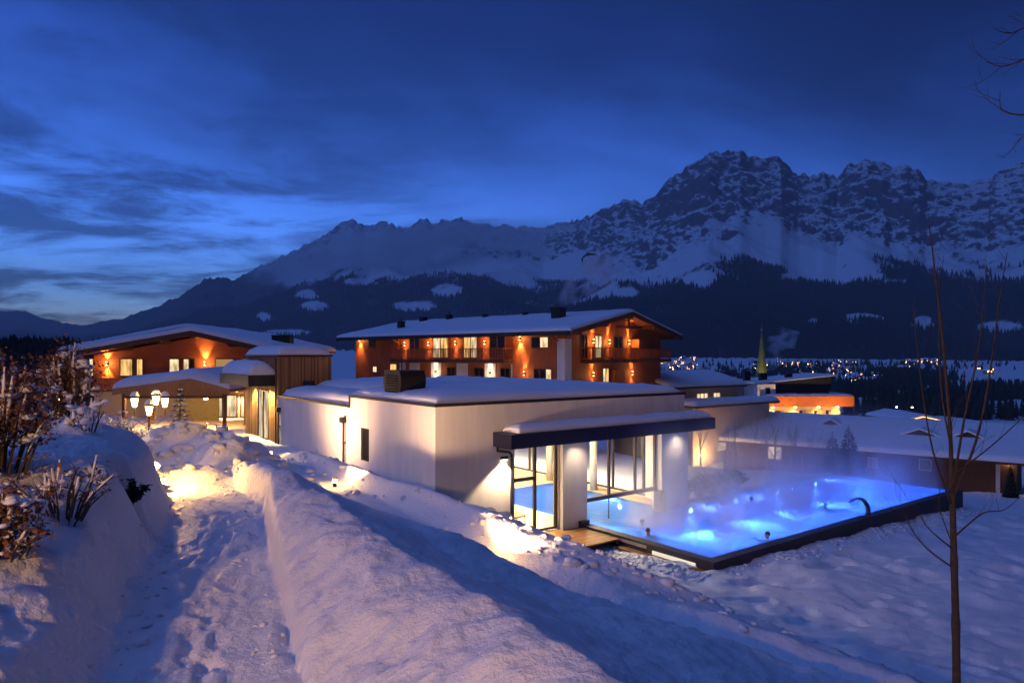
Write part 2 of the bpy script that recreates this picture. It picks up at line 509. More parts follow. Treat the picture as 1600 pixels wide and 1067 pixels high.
def grid_object(name, X, Y, Z, m, smooth=True):
    nr, nc = X.shape
    me = bpy.data.meshes.new(name)
    co = np.stack([X, Y, Z], -1).reshape(-1, 3).astype(np.float32)
    i = np.arange(nr * nc).reshape(nr, nc)
    q = np.stack([i[:-1, :-1], i[:-1, 1:], i[1:, 1:], i[1:, :-1]], -1).reshape(-1, 4)
    me.vertices.add(len(co)); me.vertices.foreach_set('co', co.ravel())
    me.loops.add(q.size); me.loops.foreach_set('vertex_index', q.ravel().astype(np.int32))
    me.polygons.add(len(q)); me.polygons.foreach_set('loop_start', (np.arange(len(q)) * 4).astype(np.int32))
    me.update(calc_edges=True); me.validate()
    if smooth: me.polygons.foreach_set('use_smooth', np.ones(len(q), bool))
    if m: me.materials.append(m)
    o = bpy.data.objects.new(name, me); COL.objects.link(o)
    return o


def build_ground():
    yy = np.r_[0.6 * (12 / 0.6) ** np.linspace(0, 1, 300)[:-1], np.linspace(12, 46, 360)[:-1], 46 * (3400 / 46) ** np.linspace(0, 1, 210)]
    # finer rows where the garden lies
    rr = np.linspace(-1.25, 1.25, 620)
    Y, R = np.meshgrid(yy, rr, indexing='ij')
    X = R * (Y + 1.5)
    Z = ZC + ground(X, Y)
    o = grid_object('ground', X, Y, Z, SNOW)
    tag(o, kind='structure')


build_ground()


# ------------------------------------------------------------------ mountains
def build_mountains():
    sky = [(-500, 500), (-200, 492), (0, 488), (40, 487), (60, 497), (100, 506), (130, 510), (190, 499), (250, 479), (285, 462), (320, 441), (345, 437), (365, 441), (400, 424), (450, 400),
           (505, 374), (530, 355), (550, 348), (570, 356), (590, 351), (610, 349), (630, 356), (650, 351), (665, 345), (680, 351), (700, 346), (720, 345), (740, 352), (760, 352), (790, 357),
           (820, 360), (850, 362), (880, 351), (900, 347), (935, 335), (960, 322), (1005, 316), (1023, 307), (1047, 284), (1070, 266), (1089, 253), (1108, 239), (1131, 242), (1145, 238), (1157, 234), (1173, 246),
           (1197, 250), (1220, 245), (1234, 266), (1248, 277), (1274, 280), (1286, 276), (1309, 285), (1323, 267), (1352, 251), (1380, 254), (1394, 264), (1417, 260), (1436, 273), (1448, 287), (1478, 287),
           (1520, 289), (1544, 287), (1558, 274), (1581, 266), (1600, 258), (1660, 250), (1750, 262), (1900, 290), (2200, 330)]
    su, sv = np.array(sky).T
    nc, nr = 820, 380
    u = np.linspace(-420, 2020, nc)
    r = (u - 800) / F
    Yr = np.interp(u, [-420, 0, 130, 330, 500, 850, 960, 1100, 1600, 2020], [13000, 12500, 9500, 8200, 8500, 7600, 6300, 5600, 5200, 5000])
    Yf = np.interp(u, [-420, 300, 600, 1000, 1600, 2020], [3200, 3000, 2600, 2000, 1750, 1700])
    H = (HV - np.interp(u, su, sv)) / F * Yr
    t = np.linspace(0, 1.10, nr)
    T, R = np.meshgrid(t, r, indexing='ij')
    YR, YF, HH = (np.broadcast_to(a, T.shape) for a in (Yr, Yf, H))
    Y = YF + (YR - YF) * T
    X = R * Y
    prof = np.where(T <= 1, np.abs(T) ** 1.85, 1 - (T - 1) * 4.0)
    env = np.clip(np.sin(np.pi * np.clip(T, 0, 1) ** 0.85), 0, 1) ** 0.8
    # spurs and gullies run down the fall line, towards the valley
    U = 800 + F * R
    wx = X + 260 * fbm(X / 900, Y / 900, 3, 71)
    n1 = ridged((X + 0.55 * Y) / 1500, (Y - 0.55 * X) / 4200, 4, 4) - 0.55
    n2 = ridged((wx + 0.35 * Y) / 460, Y / 1700, 5, 8) - 0.5
    n3 = ridged(wx / 130, Y / 300, 5, 12, 0.6) - 0.5
    top = np.minimum(1, (1.02 - np.minimum(T, 1)) * 7)
    lo = np.interp(U, [300, 850, 1000, 1300, 1700], [0.84, 0.84, 0.66, 0.68, 0.74])
    big = fbm((X + 0.4 * Y) / 900, Y / 900, 4, 25)
    rock = sstep(lo - 0.02, lo + 0.10, T + 0.17 * big)
    crag = np.maximum(rock, 0.9 * sstep(0.18, 0.42, fbm((X + 0.5 * Y) / 520, Y / 380, 4, 88)) * sstep(0.42, 0.52, T))     # outcrops lower down
    Z = -30 + (HH + 30) * prof + env * HH * 0.26 * n1 + HH * 0.12 * n2 * (0.22 + rock) * top * sstep(0.02, 0.3, T)
    band = Z / 150 + 1.4 * fbm(X / 600, Y / 600, 3, 29)
    Z += crag * top * 14 * (sstep(0.2, 0.8, band - np.floor(band)) - 0.5) * np.minimum(1, HH / 900)
    Z += (105 * n3 + 62 * (ridged(X / 46, Y / 130, 4, 15, 0.68) - 0.5)) * crag * np.minimum(1, HH / 900)
    rock = crag
    V = HV - Z / Y * F; U = 800 + F * R
    # forest up to an uneven tree line, with clearings
    lim = 430 + np.interp(U, [200, 420, 560, 800, 1000, 1600], [900, 480, 200, 60, 0, -20]) + 240 * fbm(X / 700, Y / 1400, 4, 33) + 430 * (ridged((X + 0.3 * Y) / 420, Y / 2400, 3, 35) - 0.55) + 60 * fbm(X / 120, Y / 120, 3, 36)
    fo = sstep(70, -70, Z - lim) * sstep(-25, 0, Z + 8)
    clear = [(1342, 427, 34, 12), (1238, 433, 24, 8), (1092, 436, 34, 16), (977, 458, 24, 12), (1348, 496, 38, 9), (1442, 504, 16, 11), (1565, 512, 48, 12), (645, 478, 38, 9), (478, 460, 20, 9),
             (490, 478, 22, 8), (412, 495, 13, 7), (455, 520, 45, 5), (1270, 505, 10, 7), (1100, 445, 20, 8), (560, 440, 30, 8), (700, 455, 25, 10), (1400, 440, 30, 3)]
    wob = 0.9 * fbm(X / 260, Y / 260, 4, 50)
    for cu, cv, ru, rv in clear:
        e = ((U - cu) / ru) ** 2 + ((V - cv) / rv) ** 2
        fo = fo * sstep(0.75, 1.15, e + wob)
    o = grid_object('mountains', X, Y, ZC + Z, None)
    tag(o, kind='structure')
    at = o.data.attributes.new('forest', 'FLOAT', 'POINT'); at.data.foreach_set('value', fo.ravel().astype(np.float32))
    at = o.data.attributes.new('crag', 'FLOAT', 'POINT'); at.data.foreach_set('value', rock.ravel().astype(np.float32))
    m = bpy.data.materials.new('mountain_snow_rock'); m.use_nodes = True
    N, L = m.node_tree.nodes, m.node_tree.links
    b = N['Principled BSDF']; b.inputs['Roughness'].default_value = 0.85; b.inputs['Specular IOR Level'].default_value = 0.1
    geo = N.new('ShaderNodeNewGeometry'); sp = N.new('ShaderNodeSeparateXYZ'); L.new(geo.outputs['Normal'], sp.inputs[0])
    nz = N.new('ShaderNodeTexNoise'); nz.inputs['Scale'].default_value = 0.022; nz.inputs['Detail'].default_value = 8; nz.inputs['Roughness'].default_value = 0.7
    mp = N.new('ShaderNodeMapping'); mp.inputs[3].default_value = (1, 1, 1.8); L.new(geo.outputs['Position'], mp.inputs[0]); L.new(mp.outputs[0], nz.inputs['Vector'])
    cr = N.new('ShaderNodeAttribute'); cr.attribute_name = 'crag'
    ma = N.new('ShaderNodeMath'); ma.operation = 'MULTIPLY_ADD'; ma.inputs[1].default_value = 1.15; ma.inputs[2].default_value = -0.50
    L.new(nz.outputs['Fac'], ma.inputs[0])
    sm = N.new('ShaderNodeMath'); sm.operation = 'ADD'; L.new(sp.outputs[2], sm.inputs[0]); L.new(ma.outputs[0], sm.inputs[1])
    cs = N.new('ShaderNodeMath'); cs.operation = 'MULTIPLY_ADD'; cs.inputs[1].default_value = -0.22; L.new(cr.outputs['Fac'], cs.inputs[0]); L.new(sm.outputs[0], cs.inputs[2])
    mr = N.new('ShaderNodeMapRange'); mr.inputs[1].default_value = 0.50; mr.inputs[2].default_value = 0.66; L.new(cs.outputs[0], mr.inputs[0])
    c1 = N.new('ShaderNodeMix'); c1.data_type = 'RGBA'; c1.inputs[6].default_value = (0.12, 0.115, 0.12, 1); c1.inputs[7].default_value = (0.72, 0.74, 0.78, 1)
    L.new(mr.outputs[0], c1.inputs[0])
    fa = N.new('ShaderNodeAttribute'); fa.attribute_name = 'forest'
    c2 = N.new('ShaderNodeMix'); c2.data_type = 'RGBA'; c2.inputs[7].default_value = (0.05, 0.055, 0.055, 1)
    L.new(fa.outputs['Fac'], c2.inputs[0]); L.new(c1.outputs[2], c2.inputs[6]); L.new(c2.outputs[2], b.inputs['Base Color'])
    o.data.materials.append(m)
    # forest points
    rng = np.random.default_rng(5)
    k = 75000
    ci = rng.integers(60, nc - 60, k); tt = rng.random(k) ** 0.75 * 0.66
    ri = np.clip((tt / 1.10 * (nr - 1)).astype(int), 0, nr - 1)
    jx = rng.normal(0, 6, k); jy = rng.normal(0, 6, k)
    ok = rng.random(k) < fo[ri, ci] * 1.1 - 0.1
    pts = np.stack([X[ri, ci] + jx, Y[ri, ci] + jy, ZC + Z[ri, ci] - 2], -1)[ok]
    return pts


FOREST_PTS = build_mountains()


def conifer_mesh(name, h, seed, tiers=7, per=9):
    """a small far-off conifer: ragged tiers of boughs round a stem"""
    rng = random.Random(seed); mb = MB()
    mb.tube([(0, 0, 0), (0, 0, h * 0.9)], [0.018 * h, 0.004 * h], 4)
    for i in range(tiers):
        z0 = h * (0.10 + 0.86 * i / tiers); rad = 0.21 * h * (1 - i / tiers) ** 0.85 + 0.012 * h
        tip = (0, 0, z0 + h * 0.20 * (1 - 0.4 * i / tiers))
        ring = []
        for k in range(per * 2):
            q = rad * ((1.0 if k % 2 == 0 else 0.5) + rng.uniform(-0.12, 0.12))
            a = math.pi * k / per + i
            ring.append((q * math.cos(a), q * math.sin(a), z0 - (0.05 * h * q / rad if k % 2 == 0 else 0) + rng.uniform(-.01, .01) * h))
        mb.add([tip] + ring, [(0, 1 + k, 1 + (k + 1) % (per * 2)) for k in range(per * 2)])
    return mb


CONIF = mat('conifer_needles', (0.035, 0.05, 0.04), 0.8, var=0.4, scale=0.6)


def scatter(name, pts, mesh, smin, smax, label):
    me = bpy.data.meshes.new(name); me.from_pydata([tuple(p) for p in pts], [], [])
    o = bpy.data.objects.new(name, me); COL.objects.link(o)
    src = bpy.data.objects.new(name + '_tree', mesh); 
    ng = bpy.data.node_groups.new(name, 'GeometryNodeTree')
    ng.interface.new_socket('Geometry', in_out='INPUT', socket_type='NodeSocketGeometry')
    ng.interface.new_socket('Geometry', in_out='OUTPUT', socket_type='NodeSocketGeometry')
    N, L = ng.nodes, ng.links
    gi = N.new('NodeGroupInput'); go = N.new('NodeGroupOutput')
    ins = N.new('GeometryNodeInstanceOnPoints'); oi = N.new('GeometryNodeObjectInfo'); oi.inputs[0].default_value = src
    rv = N.new('FunctionNodeRandomValue'); rv.data_type = 'FLOAT'; rv.inputs[2].default_value = smin; rv.inputs[3].default_value = smax
    rr = N.new('FunctionNodeRandomValue'); rr.data_type = 'FLOAT_VECTOR'; rr.inputs[0].default_value = (0, 0, 0); rr.inputs[1].default_value = (0.06, 0.06, 6.28)
    m2p = N.new('GeometryNodeMeshToPoints')
    L.new(gi.outputs[0], m2p.inputs[0]); L.new(m2p.outputs[0], ins.inputs[0]); L.new(oi.outputs['Geometry'], ins.inputs['Instance'])
    L.new(rr.outputs[0], ins.inputs['Rotation']); L.new(rv.outputs[1], ins.inputs['Scale']); L.new(ins.outputs[0], go.inputs[0])
    md = o.modifiers.new('trees', 'NODES'); md.node_group = ng
    tag(o, label, 'forest', kind='stuff')
    return o


def valley_forest():
    rng = np.random.default_rng(11); pts = []
    # belts of trees on the valley floor and the wooded knoll on the left
    for (u, Y, su, sy, n, base) in ((1425, 1000, 45, 160, 900, 0), (1385, 1150, 30, 100, 400, 0), (1560, 640, 40, 60, 260, 0), (1330, 640, 55, 25, 140, 0), (1500, 560, 60, 12, 120, 0), (1230, 1350, 60, 40, 200, 0), (1260, 760, 200, 60, 420, 0), (1150, 1150, 170, 130, 300, 0), (1330, 1500, 200, 160, 350, 0), (1450, 380, 120, 25, 160, 0), (1100, 520, 120, 40, 160, 0),
                                    (60, 330, 90, 50, 800, 1), (-60, 300, 80, 50, 500, 1), (1420, 430, 50, 10, 60, 0), (480, 500, 40, 30, 80, 0)):
        yy = Y + rng.normal(0, sy, n) * 0.6; x = (u + rng.normal(0, su, n) * 0.6 - 800) / F * yy
        pts.append(np.stack([x, yy, ZC + ground(x, yy, False) - 0.5 + base * 14 * np.exp(-((x + 225) / 55) ** 2)], -1))
    return np.concatenate(pts)


_cm = conifer_mesh('conifer', 1.0, 3).mesh('far_conifer', CONIF)
scatter('mountain_forest', FOREST_PTS, _cm, 22, 42, 'dark conifer forest covering the lower mountain slopes')
scatter('valley_woods', valley_forest(), _cm, 9, 18, 'dark woods on the valley floor and the knoll')


def snow_clods():
    """broken lumps left by the shovel along paths, banks and the pool edge"""
    rng = random.Random(17); mb = MB(); pts = []
    def along(line, n, off, sp, smin, smax):
        for k in range(n):
            i = rng.randrange(len(line) - 1); f = rng.random()
            a, b = line[i], line[i + 1]
            dx, dy = b[0] - a[0], b[1] - a[1]; l = math.hypot(dx, dy)
            o = rng.choice(off) + rng.gauss(0, sp)
            pts.append((a[0] + f * dx - dy / l * o, a[1] + f * dy + dx / l * o, rng.uniform(smin, smax) * (0.6 + 0.8 * rng.random() ** 3)))
    along(PATH[2:7], 300, (0.55, -0.55, 0.5, -0.48), 0.10, 0.012, 0.045)
    along(PATH[5:9], 200, (0.75, -0.75, -1.3), 0.3, 0.05, 0.16)
    along(BANK2, 220, (0.0, -0.4, 0.4), 0.25, 0.03, 0.12)
    for k in range(420):
        lx, ly = rng.uniform(7, 28), -7.15 - abs(rng.gauss(0, 0.45)); q = C0 + A * lx + B * ly; pts.append((q[0], q[1], rng.uniform(0.03, 0.11)))
    for k in range(320):
        lx, ly = 6.4 - abs(rng.gauss(0, 0.7)), rng.uniform(-7.4, -2.7); q = C0 + A * lx + B * ly; pts.append((q[0], q[1], rng.uniform(0.03, 0.10)))
    for k in range(160):
        pts.append((rng.gauss(-9.6, 1.4), rng.gauss(21.2, 1.6), rng.uniform(0.06, 0.22)))
    q = np.array(pts); zs = ZC + ground(q[:, 0], q[:, 1])
    for (x, y, s), z in zip(pts, zs):
        if z > 1: mb.blob((x, y, z + s * 0.02), (s * rng.uniform(0.8, 1.3), s * rng.uniform(0.8, 1.3), s * rng.uniform(0.45, 0.8)), rng, 7, 5, 0.36)
    tag(mb.build('snow_clods', SNOW, None, True), 'loose clods of shovelled snow along paths and pool', 'snow', kind='stuff')


snow_clods()


# ------------------------------------------------------------------ building helpers
def hit(o, axis, val, u, v):
    """local coordinates where the sight line through a picture point meets a plane of a building's own frame"""
    M = Matrix.Rotation(-o.rotation_euler.z, 3, 'Z')
    p0 = M @ (Vector((0, 0, ZC)) - o.location)
    d = M @ Vector(((u - 800) / F, 1, -(v - HV) / F))
    i = 'xyz'.index(axis)
    t = (val - p0[i]) / d[i]
    return p0 + d * t


def panel_wall(mb, axis, pos, thick, s0, s1, z0, z1, openings):
    """a wall in the plane axis=pos (thickness towards +), holes (sa, sb, za, zb) left open"""
    ss = sorted({s0, s1, *[x for o in openings for x in o[:2]]}); zs = sorted({z0, z1, *[x for o in openings for x in o[2:]]})
    for i in range(len(ss) - 1):
        j = 0
        while j < len(zs) - 1:
            def hole(j): 
                cs, cz = (ss[i] + ss[i + 1]) / 2, (zs[j] + zs[j + 1]) / 2
                return any(o[0] < cs < o[1] and o[2] < cz < o[3] for o in openings)
            if hole(j): j += 1; continue
            k = j
            while k + 1 < len(zs) - 1 and not hole(k + 1): k += 1
            if axis == 'x': mb.box(pos, pos + thick, ss[i], ss[i + 1], zs[j], zs[k + 1])
            else: mb.box(ss[i], ss[i + 1], pos, pos + thick, zs[j], zs[k + 1])
            j = k + 1
    return mb


def snow_sheet(name, parent, x0, x1, y0, y1, zfun, thick, step=0.35, seed=1, m=None, lump=0.10, roundness=0.5, edge=0.05):
    """a rounded blanket of snow lying on a roof; zfun gives the roof surface"""
    nx = max(6, int((x1 - x0) / step)); ny = max(6, int((y1 - y0) / step))
    # cluster rows near the rims so the lip rounds off
    def lin(a, b, n):
        t = np.linspace(0, 1, n); t = 0.5 - 0.5 * np.cos(np.pi * t) * (0.75 + 0.25 * np.cos(np.pi * t) ** 2); return a + (b - a) * np.clip(t, 0, 1)
    xs, ys = lin(x0, x1, nx), lin(y0, y1, ny)
    X, Y = np.meshgrid(xs, ys, indexing='ij')
    d = np.minimum(np.minimum(X - x0, x1 - X), np.minimum(Y - y0, y1 - Y))
    q = np.clip(d / roundness, 0, 1)
    h = edge + (thick - edge) * np.sqrt(1 - (1 - q) ** 2)
    h = h + lump * q * fbm(X / 1.3 + seed, Y / 1.3, 3, seed) + 0.3 * lump * fbm(X / 0.3, Y / 0.3, 2, seed + 4) * (d > 0.01)
    base = zfun(X, Y)
    # rim wobble
    Z = base + np.maximum(h, 0.02)
    mb = MB()
    vs = np.stack([X, Y, Z], -1).reshape(-1, 3).tolist()
    fs = [(i * ny + j, (i + 1) * ny + j, (i + 1) * ny + j + 1, i * ny + j + 1) for i in range(nx - 1) for j in range(ny - 1)]
    mb.add(vs, fs)
    rim = [i * ny for i in range(nx)] + [(nx - 1) * ny + j for j in range(1, ny)] + [i * ny + ny - 1 for i in range(nx - 2, -1, -1)] + [j for j in range(ny - 2, 0, -1)]
    n0 = len(mb.v); bz = base.reshape(-1)
    for i in rim: mb.v.append((vs[i][0], vs[i][1], float(bz[i]) + 0.004))
    for k in range(len(rim)):
        k2 = (k + 1) % len(rim)
        mb.f.append((rim[k2], rim[k], n0 + k, n0 + k2))
    return mb.build(name, m or SNOWR, parent, True)


LAMPBODY = mat('lamp_body', (0.05, 0.04, 0.035), 0.4, metal=0.6)


LAMPGAIN = 20.0


def sconce(parent, loc, out, pu=9, pd=9, col=ORANGE, ang=64):
    """up-and-down wall light: bracket, body, two lenses; out = local unit vector away from the wall"""
    o = MB().box(-0.06, 0.06, -0.06, 0.06, -0.13, 0.13).build('wall_lamp', LAMPBODY, parent)
    ox, oy = out[0] * 0.17, out[1] * 0.17
    o.location = (loc[0] + ox, loc[1] + oy, loc[2])
    MB().box(-0.03 - abs(ox) * 0.5, 0.03 + abs(ox) * 0.5, -0.03 - abs(oy) * 0.5, 0.03 + abs(oy) * 0.5, -0.03, 0.03).build('bracket', LAMPBODY, o).location = (-ox * 0.5, -oy * 0.5, 0)
    for s in (1, -1):
        MB().box(-0.045, 0.045, -0.045, 0.045, -0.01, 0.01).build('lens', BULB, o).location = (0, 0, s * 0.142)
        d = (-out[0] * 0.10, -out[1] * 0.10, s)
        spot_light('lamp_light', (0, 0, s * 0.17), d, (pu if s > 0 else pd) * LAMPGAIN, col, ang, 1.0, 0.04, o)
    point_light('lamp_spill', (out[0] * 0.35, out[1] * 0.35, 0), (pu + pd) * 0.7, col, 0.1, o)
    return o


def window(parent, axis, pos, s0, s1, z0, z1, out, pane, mull=1, name='window', fm=None, fw=0.07, bars=0):
    """framed window on a wall face: frame proud of the wall, pane set back in it, mullions"""
    fm = fm or WOODDK
    def bx(mb, a, b, c, d, p0, p1):
        lo, hi = sorted((pos + out * p0, pos + out * p1))
        if axis == 'x': mb.box(lo, hi, a, b, c, d)
        else: mb.box(a, b, lo, hi, c, d)
    f = MB()
    bx(f, s0, s0 + fw, z0, z1, 0.0, 0.07); bx(f, s1 - fw, s1, z0, z1, 0.0, 0.07)
    bx(f, s0 + fw, s1 - fw, z0, z0 + fw, 0.0, 0.07); bx(f, s0 + fw, s1 - fw, z1 - fw, z1, 0.0, 0.07)
    for i in range(1, mull + 0):
        c = s0 + (s1 - s0) * i / mull; bx(f, c - fw / 2, c + fw / 2, z0 + fw, z1 - fw, 0.0, 0.062)
    for i in range(1, bars + 1):
        c = z0 + (z1 - z0) * i / (bars + 1); bx(f, s0 + fw, s1 - fw, c - 0.02, c + 0.02, 0.0, 0.05)
    w = f.build(name, fm, parent)
    for i in range(mull):
        a = s0 + (s1 - s0) * i / mull; b = s0 + (s1 - s0) * (i + 1) / mull
        g = MB(); bx(g, a + fw * 0.55, b - fw * 0.55, z0 + fw * 0.6, z1 - fw * 0.6, 0.004, 0.03)
        g.build('pane', pane[i % len(pane)] if isinstance(pane, (list, tuple)) else pane, w)
    return w


# ------------------------------------------------------------------ pool house
ROT = math.atan2(0.6, 0.8)
DECK = ZC - 7.2
INFLOOR = mat('indoor_floor', (0.55, 0.42, 0.27), 0.35, var=0.12, scale=2)
INWALL = mat('indoor_wall', (0.75, 0.68, 0.56), 0.8)


def pool_house():
    t = thing('pool_house', 'white flat-roofed pool house with glass front and snow on its roof', 'building', (C0[0], C0[1], DECK), ROT)
    TOP, LOW = 5.34, 4.87
    # outer walls
    w = MB()
    panel_wall(w, 'x', 0, 0.35, 0.35, 7.6, -3, TOP, [(5.62, 6.45, 2.63, 4.06)])
    w.build('wall', PLASTER, t)
    w = MB(); panel_wall(w, 'x', 0, 0.35, 7.6, 17.7, -3, LOW, []); w.build('wall', PLASTER, t)
    w = MB()
    panel_wall(w, 'y', 0, 0.35, 0, 14.1, -3, TOP, [(3.62, 5.97, 0, 3.7), (7.4, 12.2, -3, 3.7)])
    w.build('wall', PLASTER, t)
    w = MB()
    panel_wall(w, 'x', 13.75, 0.35, 0.35, 17.35, -3, TOP, [(2.2, 14.5, 0.0, 3.4)])
    w.build('wall', PLASTER, t)
    w = MB(); panel_wall(w, 'y', 17.35, 0.35, 0.35, 14.1, -3, LOW, []); w.build('wall', PLASTER, t)
    w = MB(); w.box(0.36, 13.74, 7.6, 7.9, LOW - 0.3, TOP); w.build('wall', PLASTER, t)
    # pillars proud of the glass front
    MB().box(6.02, 7.395, -0.22, -0.004, -0.05, 3.69).build('pillar', PLASTER, t)
    MB().box(12.2, 14.1, -0.22, -0.004, -0.05, 3.69).build('pillar', PLASTER, t)
    MB().box(6.9, 7.38, -0.40, -0.225, -0.05, 0.22).build('plinth', FRAME, t)
    MB().box(11.85, 12.19, -0.42, -0.03, -0.3, 0.9).build('plinth', FRAME, t)
    # ventilation louvre in the side wall
    lv = MB().box(0.12, 0.16, 5.62, 6.45, 2.63, 4.06).build('louvre', DARKMETAL, t)
    sl = MB().prism([(0, 0), (0.10, 0.05), (0.10, 0.065), (0, 0.015)], 'y', 5.62, 6.45).mesh('slat', DARKMETAL)
    for k in range(16): place('slat', sl, lv, (0.02, 0, 2.66 + k * 0.087))
    # roof slabs, metal edge trims
    MB().box(0.36, 13.74, 0.36, 7.595, TOP - 0.3, TOP - 0.02).build('roof', DARKMETAL, t)
    MB().box(0.36, 13.74, 7.91, 17.34, LOW - 0.3, LOW - 0.02).build('roof', DARKMETAL, t)
    e = MB()
    e.box(-0.05, 14.15, -0.05, 0.40, TOP + 0.001, TOP + 0.11); e.box(-0.05, 0.40, 0.40, 7.66, TOP + 0.001, TOP + 0.11)
    e.box(13.70, 14.15, 0.40, 17.7, TOP + 0.001, TOP + 0.11)
    e.box(-0.05, 0.40, 7.665, 17.75, LOW + 0.001, LOW + 0.11); e.box(-0.052, 0.0, 7.56, 7.662, LOW + 0.115, TOP)
    e.build('edge_trim', DARKMETAL, t)
    snow_sheet('roof_snow', t, 0.12, 14.0, 0.12, 7.7, lambda X, Y: TOP + 0.10 + 0 * X, 0.42, seed=2, lump=0.12, roundness=1.3, edge=0.04)
    snow_sheet('roof_snow', t, 2.2, 14.0, 7.5, 17.6, lambda X, Y: TOP + 0.02 + 0 * X, 0.55, seed=12, lump=0.15, roundness=1.6)
    snow_sheet('roof_snow', t, 0.15, 3.0, 7.75, 17.5, lambda X, Y: LOW + 0.10 + 0 * X, 0.55, seed=5, lump=0.15, roundness=1.0)
    # canopy over the glass front with its own snow
    MB().box(2.6, 14.95, -1.2, -0.003, 3.7, 4.25).build('canopy', mat('canopy_metal', (0.012, 0.012, 0.045), 0.35, spec=0.5), t)
    snow_sheet('canopy_snow', t, 3.05, 14.75, -1.08, -0.02, lambda X, Y: 4.253 + 0 * X, 0.34, step=0.12, seed=8, lump=0.08, roundness=0.55)
    # door unit: frame, two leaves, transom, handle
    d = MB()
    for x in (3.62, 5.87): d.box(x, x + 0.10, 0.10, 0.22, 0.0, 3.7)
    d.box(3.72, 5.87, 0.10, 0.22, 3.6, 3.7); d.box(3.72, 5.87, 0.10, 0.22, 0.0, 0.08); d.box(4.74, 4.86, 0.10, 0.22, 0.08, 3.6); d.box(3.72, 4.74, 0.10, 0.22, 2.15, 2.30)
    door = d.build('glass_door', FRAME, t)
    MB().box(3.72, 4.74, 0.15, 0.165, 0.08, 2.15).build('pane', GLASS, door); MB().box(3.72, 4.74, 0.15, 0.165, 2.30, 3.6).build('pane', GLASS, door)
    MB().box(4.86, 5.87, 0.15, 0.165, 0.08, 3.6).build('pane', GLASS, door)
    MB().tube([(4.70, 0.09, 1.05), (4.70, 0.03, 1.05), (4.56, 0.03, 1.05)], 0.018, 6).build('handle', mat('steel', (0.6, 0.6, 0.6), 0.25, metal=1), door)
    # big window over the swim channel
    d = MB()
    for x in (7.40, 9.05, 10.75, 11.35, 12.1): d.box(x, x + 0.09, 0.12, 0.24, 1.02, 3.7)
    d.box(7.40, 12.19, 0.08, 0.26, 0.85, 1.02); d.box(7.5, 12.1, 0.12, 0.24, 3.6, 3.7); d.box(9.06, 9.10, 0.15, 0.19, -0.6, 0.85)
    win = d.build('window', FRAME, t)
    for a, b in ((7.49, 9.05), (9.14, 10.75), (10.84, 11.35), (11.44, 12.1)): MB().box(a, b, 0.17, 0.185, 1.02, 3.6).build('pane', GLASS, win)
    # glazed end wall towards the garden
    d = MB()
    for k in range(6): y = 2.2 + k * 2.44; d.box(13.86, 13.98, y, y + 0.10, 0.0, 3.4)
    d.box(13.86, 13.98, 2.3, 14.4, 0.0, 0.10); d.box(13.86, 13.98, 2.3, 14.4, 3.3, 3.4)
    ew = d.build('window', FRAME, t)
    for k in range(5): MB().box(13.91, 13.925, 2.3 + k * 2.44, 4.64 + k * 2.44, 0.1, 3.3).build('pane', GLASS, ew)
    # inside
    f = MB(); f.box(0.36, 7.3, 0.36, 17.3, -0.25, -0.02); f.box(12.7, 13.74, 0.36, 17.3, -0.25, -0.02); f.box(7.3, 12.7, 8.2, 17.3, -0.25, -0.02); f.build('floor', INFLOOR, t)
    MB().box(0.36, 13.74, 0.36, 17.3, 4.0, 4.1).build('ceiling', INWALL, t)
    MB().box(0.36, 13.7, 15.0, 15.2, -0.015, 3.99).build('inner_wall', INWALL, t)
    for x, y in ((9.3, 8.9), (12.95, 5.2), (12.95, 8.9), (6.2, 8.9)):
        MB().lathe([(0.20, -0.015), (0.20, 3.99)], (x, y, 0), 16).build('column', INWALL, t, True)
    for k, (x, y) in enumerate(((2.5, 2.5), (5.0, 2.2), (5, 6), (10, 2.5), (10, 6.5), (12.9, 11), (5, 11), (10, 11.5))):
        o = MB().lathe([(0.22, -0.03), (0.22, 0.0)], (x, y, 3.985), 12).build('ceiling_lamp', emat('ceiling_lamp_glow', (1.0, 0.75, 0.4), 10), t)
        l = bpy.data.lights.new('ceiling_lamp_light', 'AREA'); l.energy = 620; l.color = (1.0, 0.70, 0.36); l.shape = 'DISK'; l.size = 0.5
        lo = bpy.data.objects.new('ceiling_lamp_light', l); COL.objects.link(lo); lo.parent = o; lo.location = (x, y, 3.93)
    # rain pipes with hopper heads
    def pipe(y, z1):
        p = MB().tube([(-0.10, y, z1), (-0.10, y, 1.6)], 0.055, 8).build('rain_pipe', DARKMETAL, t)
        MB().box(-0.24, -0.003, y - 0.14, y + 0.14, z1, z1 + 0.26).build('hopper', DARKMETAL, p)
        MB().box(-0.15, -0.003, y - 0.10, y + 0.10, 3.2, 3.25).build('bracket', DARKMETAL, p)
    pipe(8.15, 4.15); pipe(17.35, 4.05)
    MB().tube([(2.75, -0.10, 3.69), (2.75, -0.08, 3.52), (3.35, -0.08, 3.42), (3.45, -0.08, 3.3), (3.45, -0.08, -0.1)], 0.05, 8).build('rain_pipe', DARKMETAL, t)
    # small wall light under the canopy washing the wall down, light in the canopy soffit
    fx = MB().box(2.95, 3.25, -0.12, -0.004, 3.15, 3.27).build('wall_lamp', LAMPBODY, t)
    MB().box(2.98, 3.22, -0.11, -0.02, 3.135, 3.148).build('lens', emat('cool_lens', (1, 0.86, 0.62), 20), fx)
    spot_light('wall_lamp_light', (3.1, -0.22, 3.1), (-0.12, 0.10, -1), 800, PALE, 100, 0.35, 0.08, t)
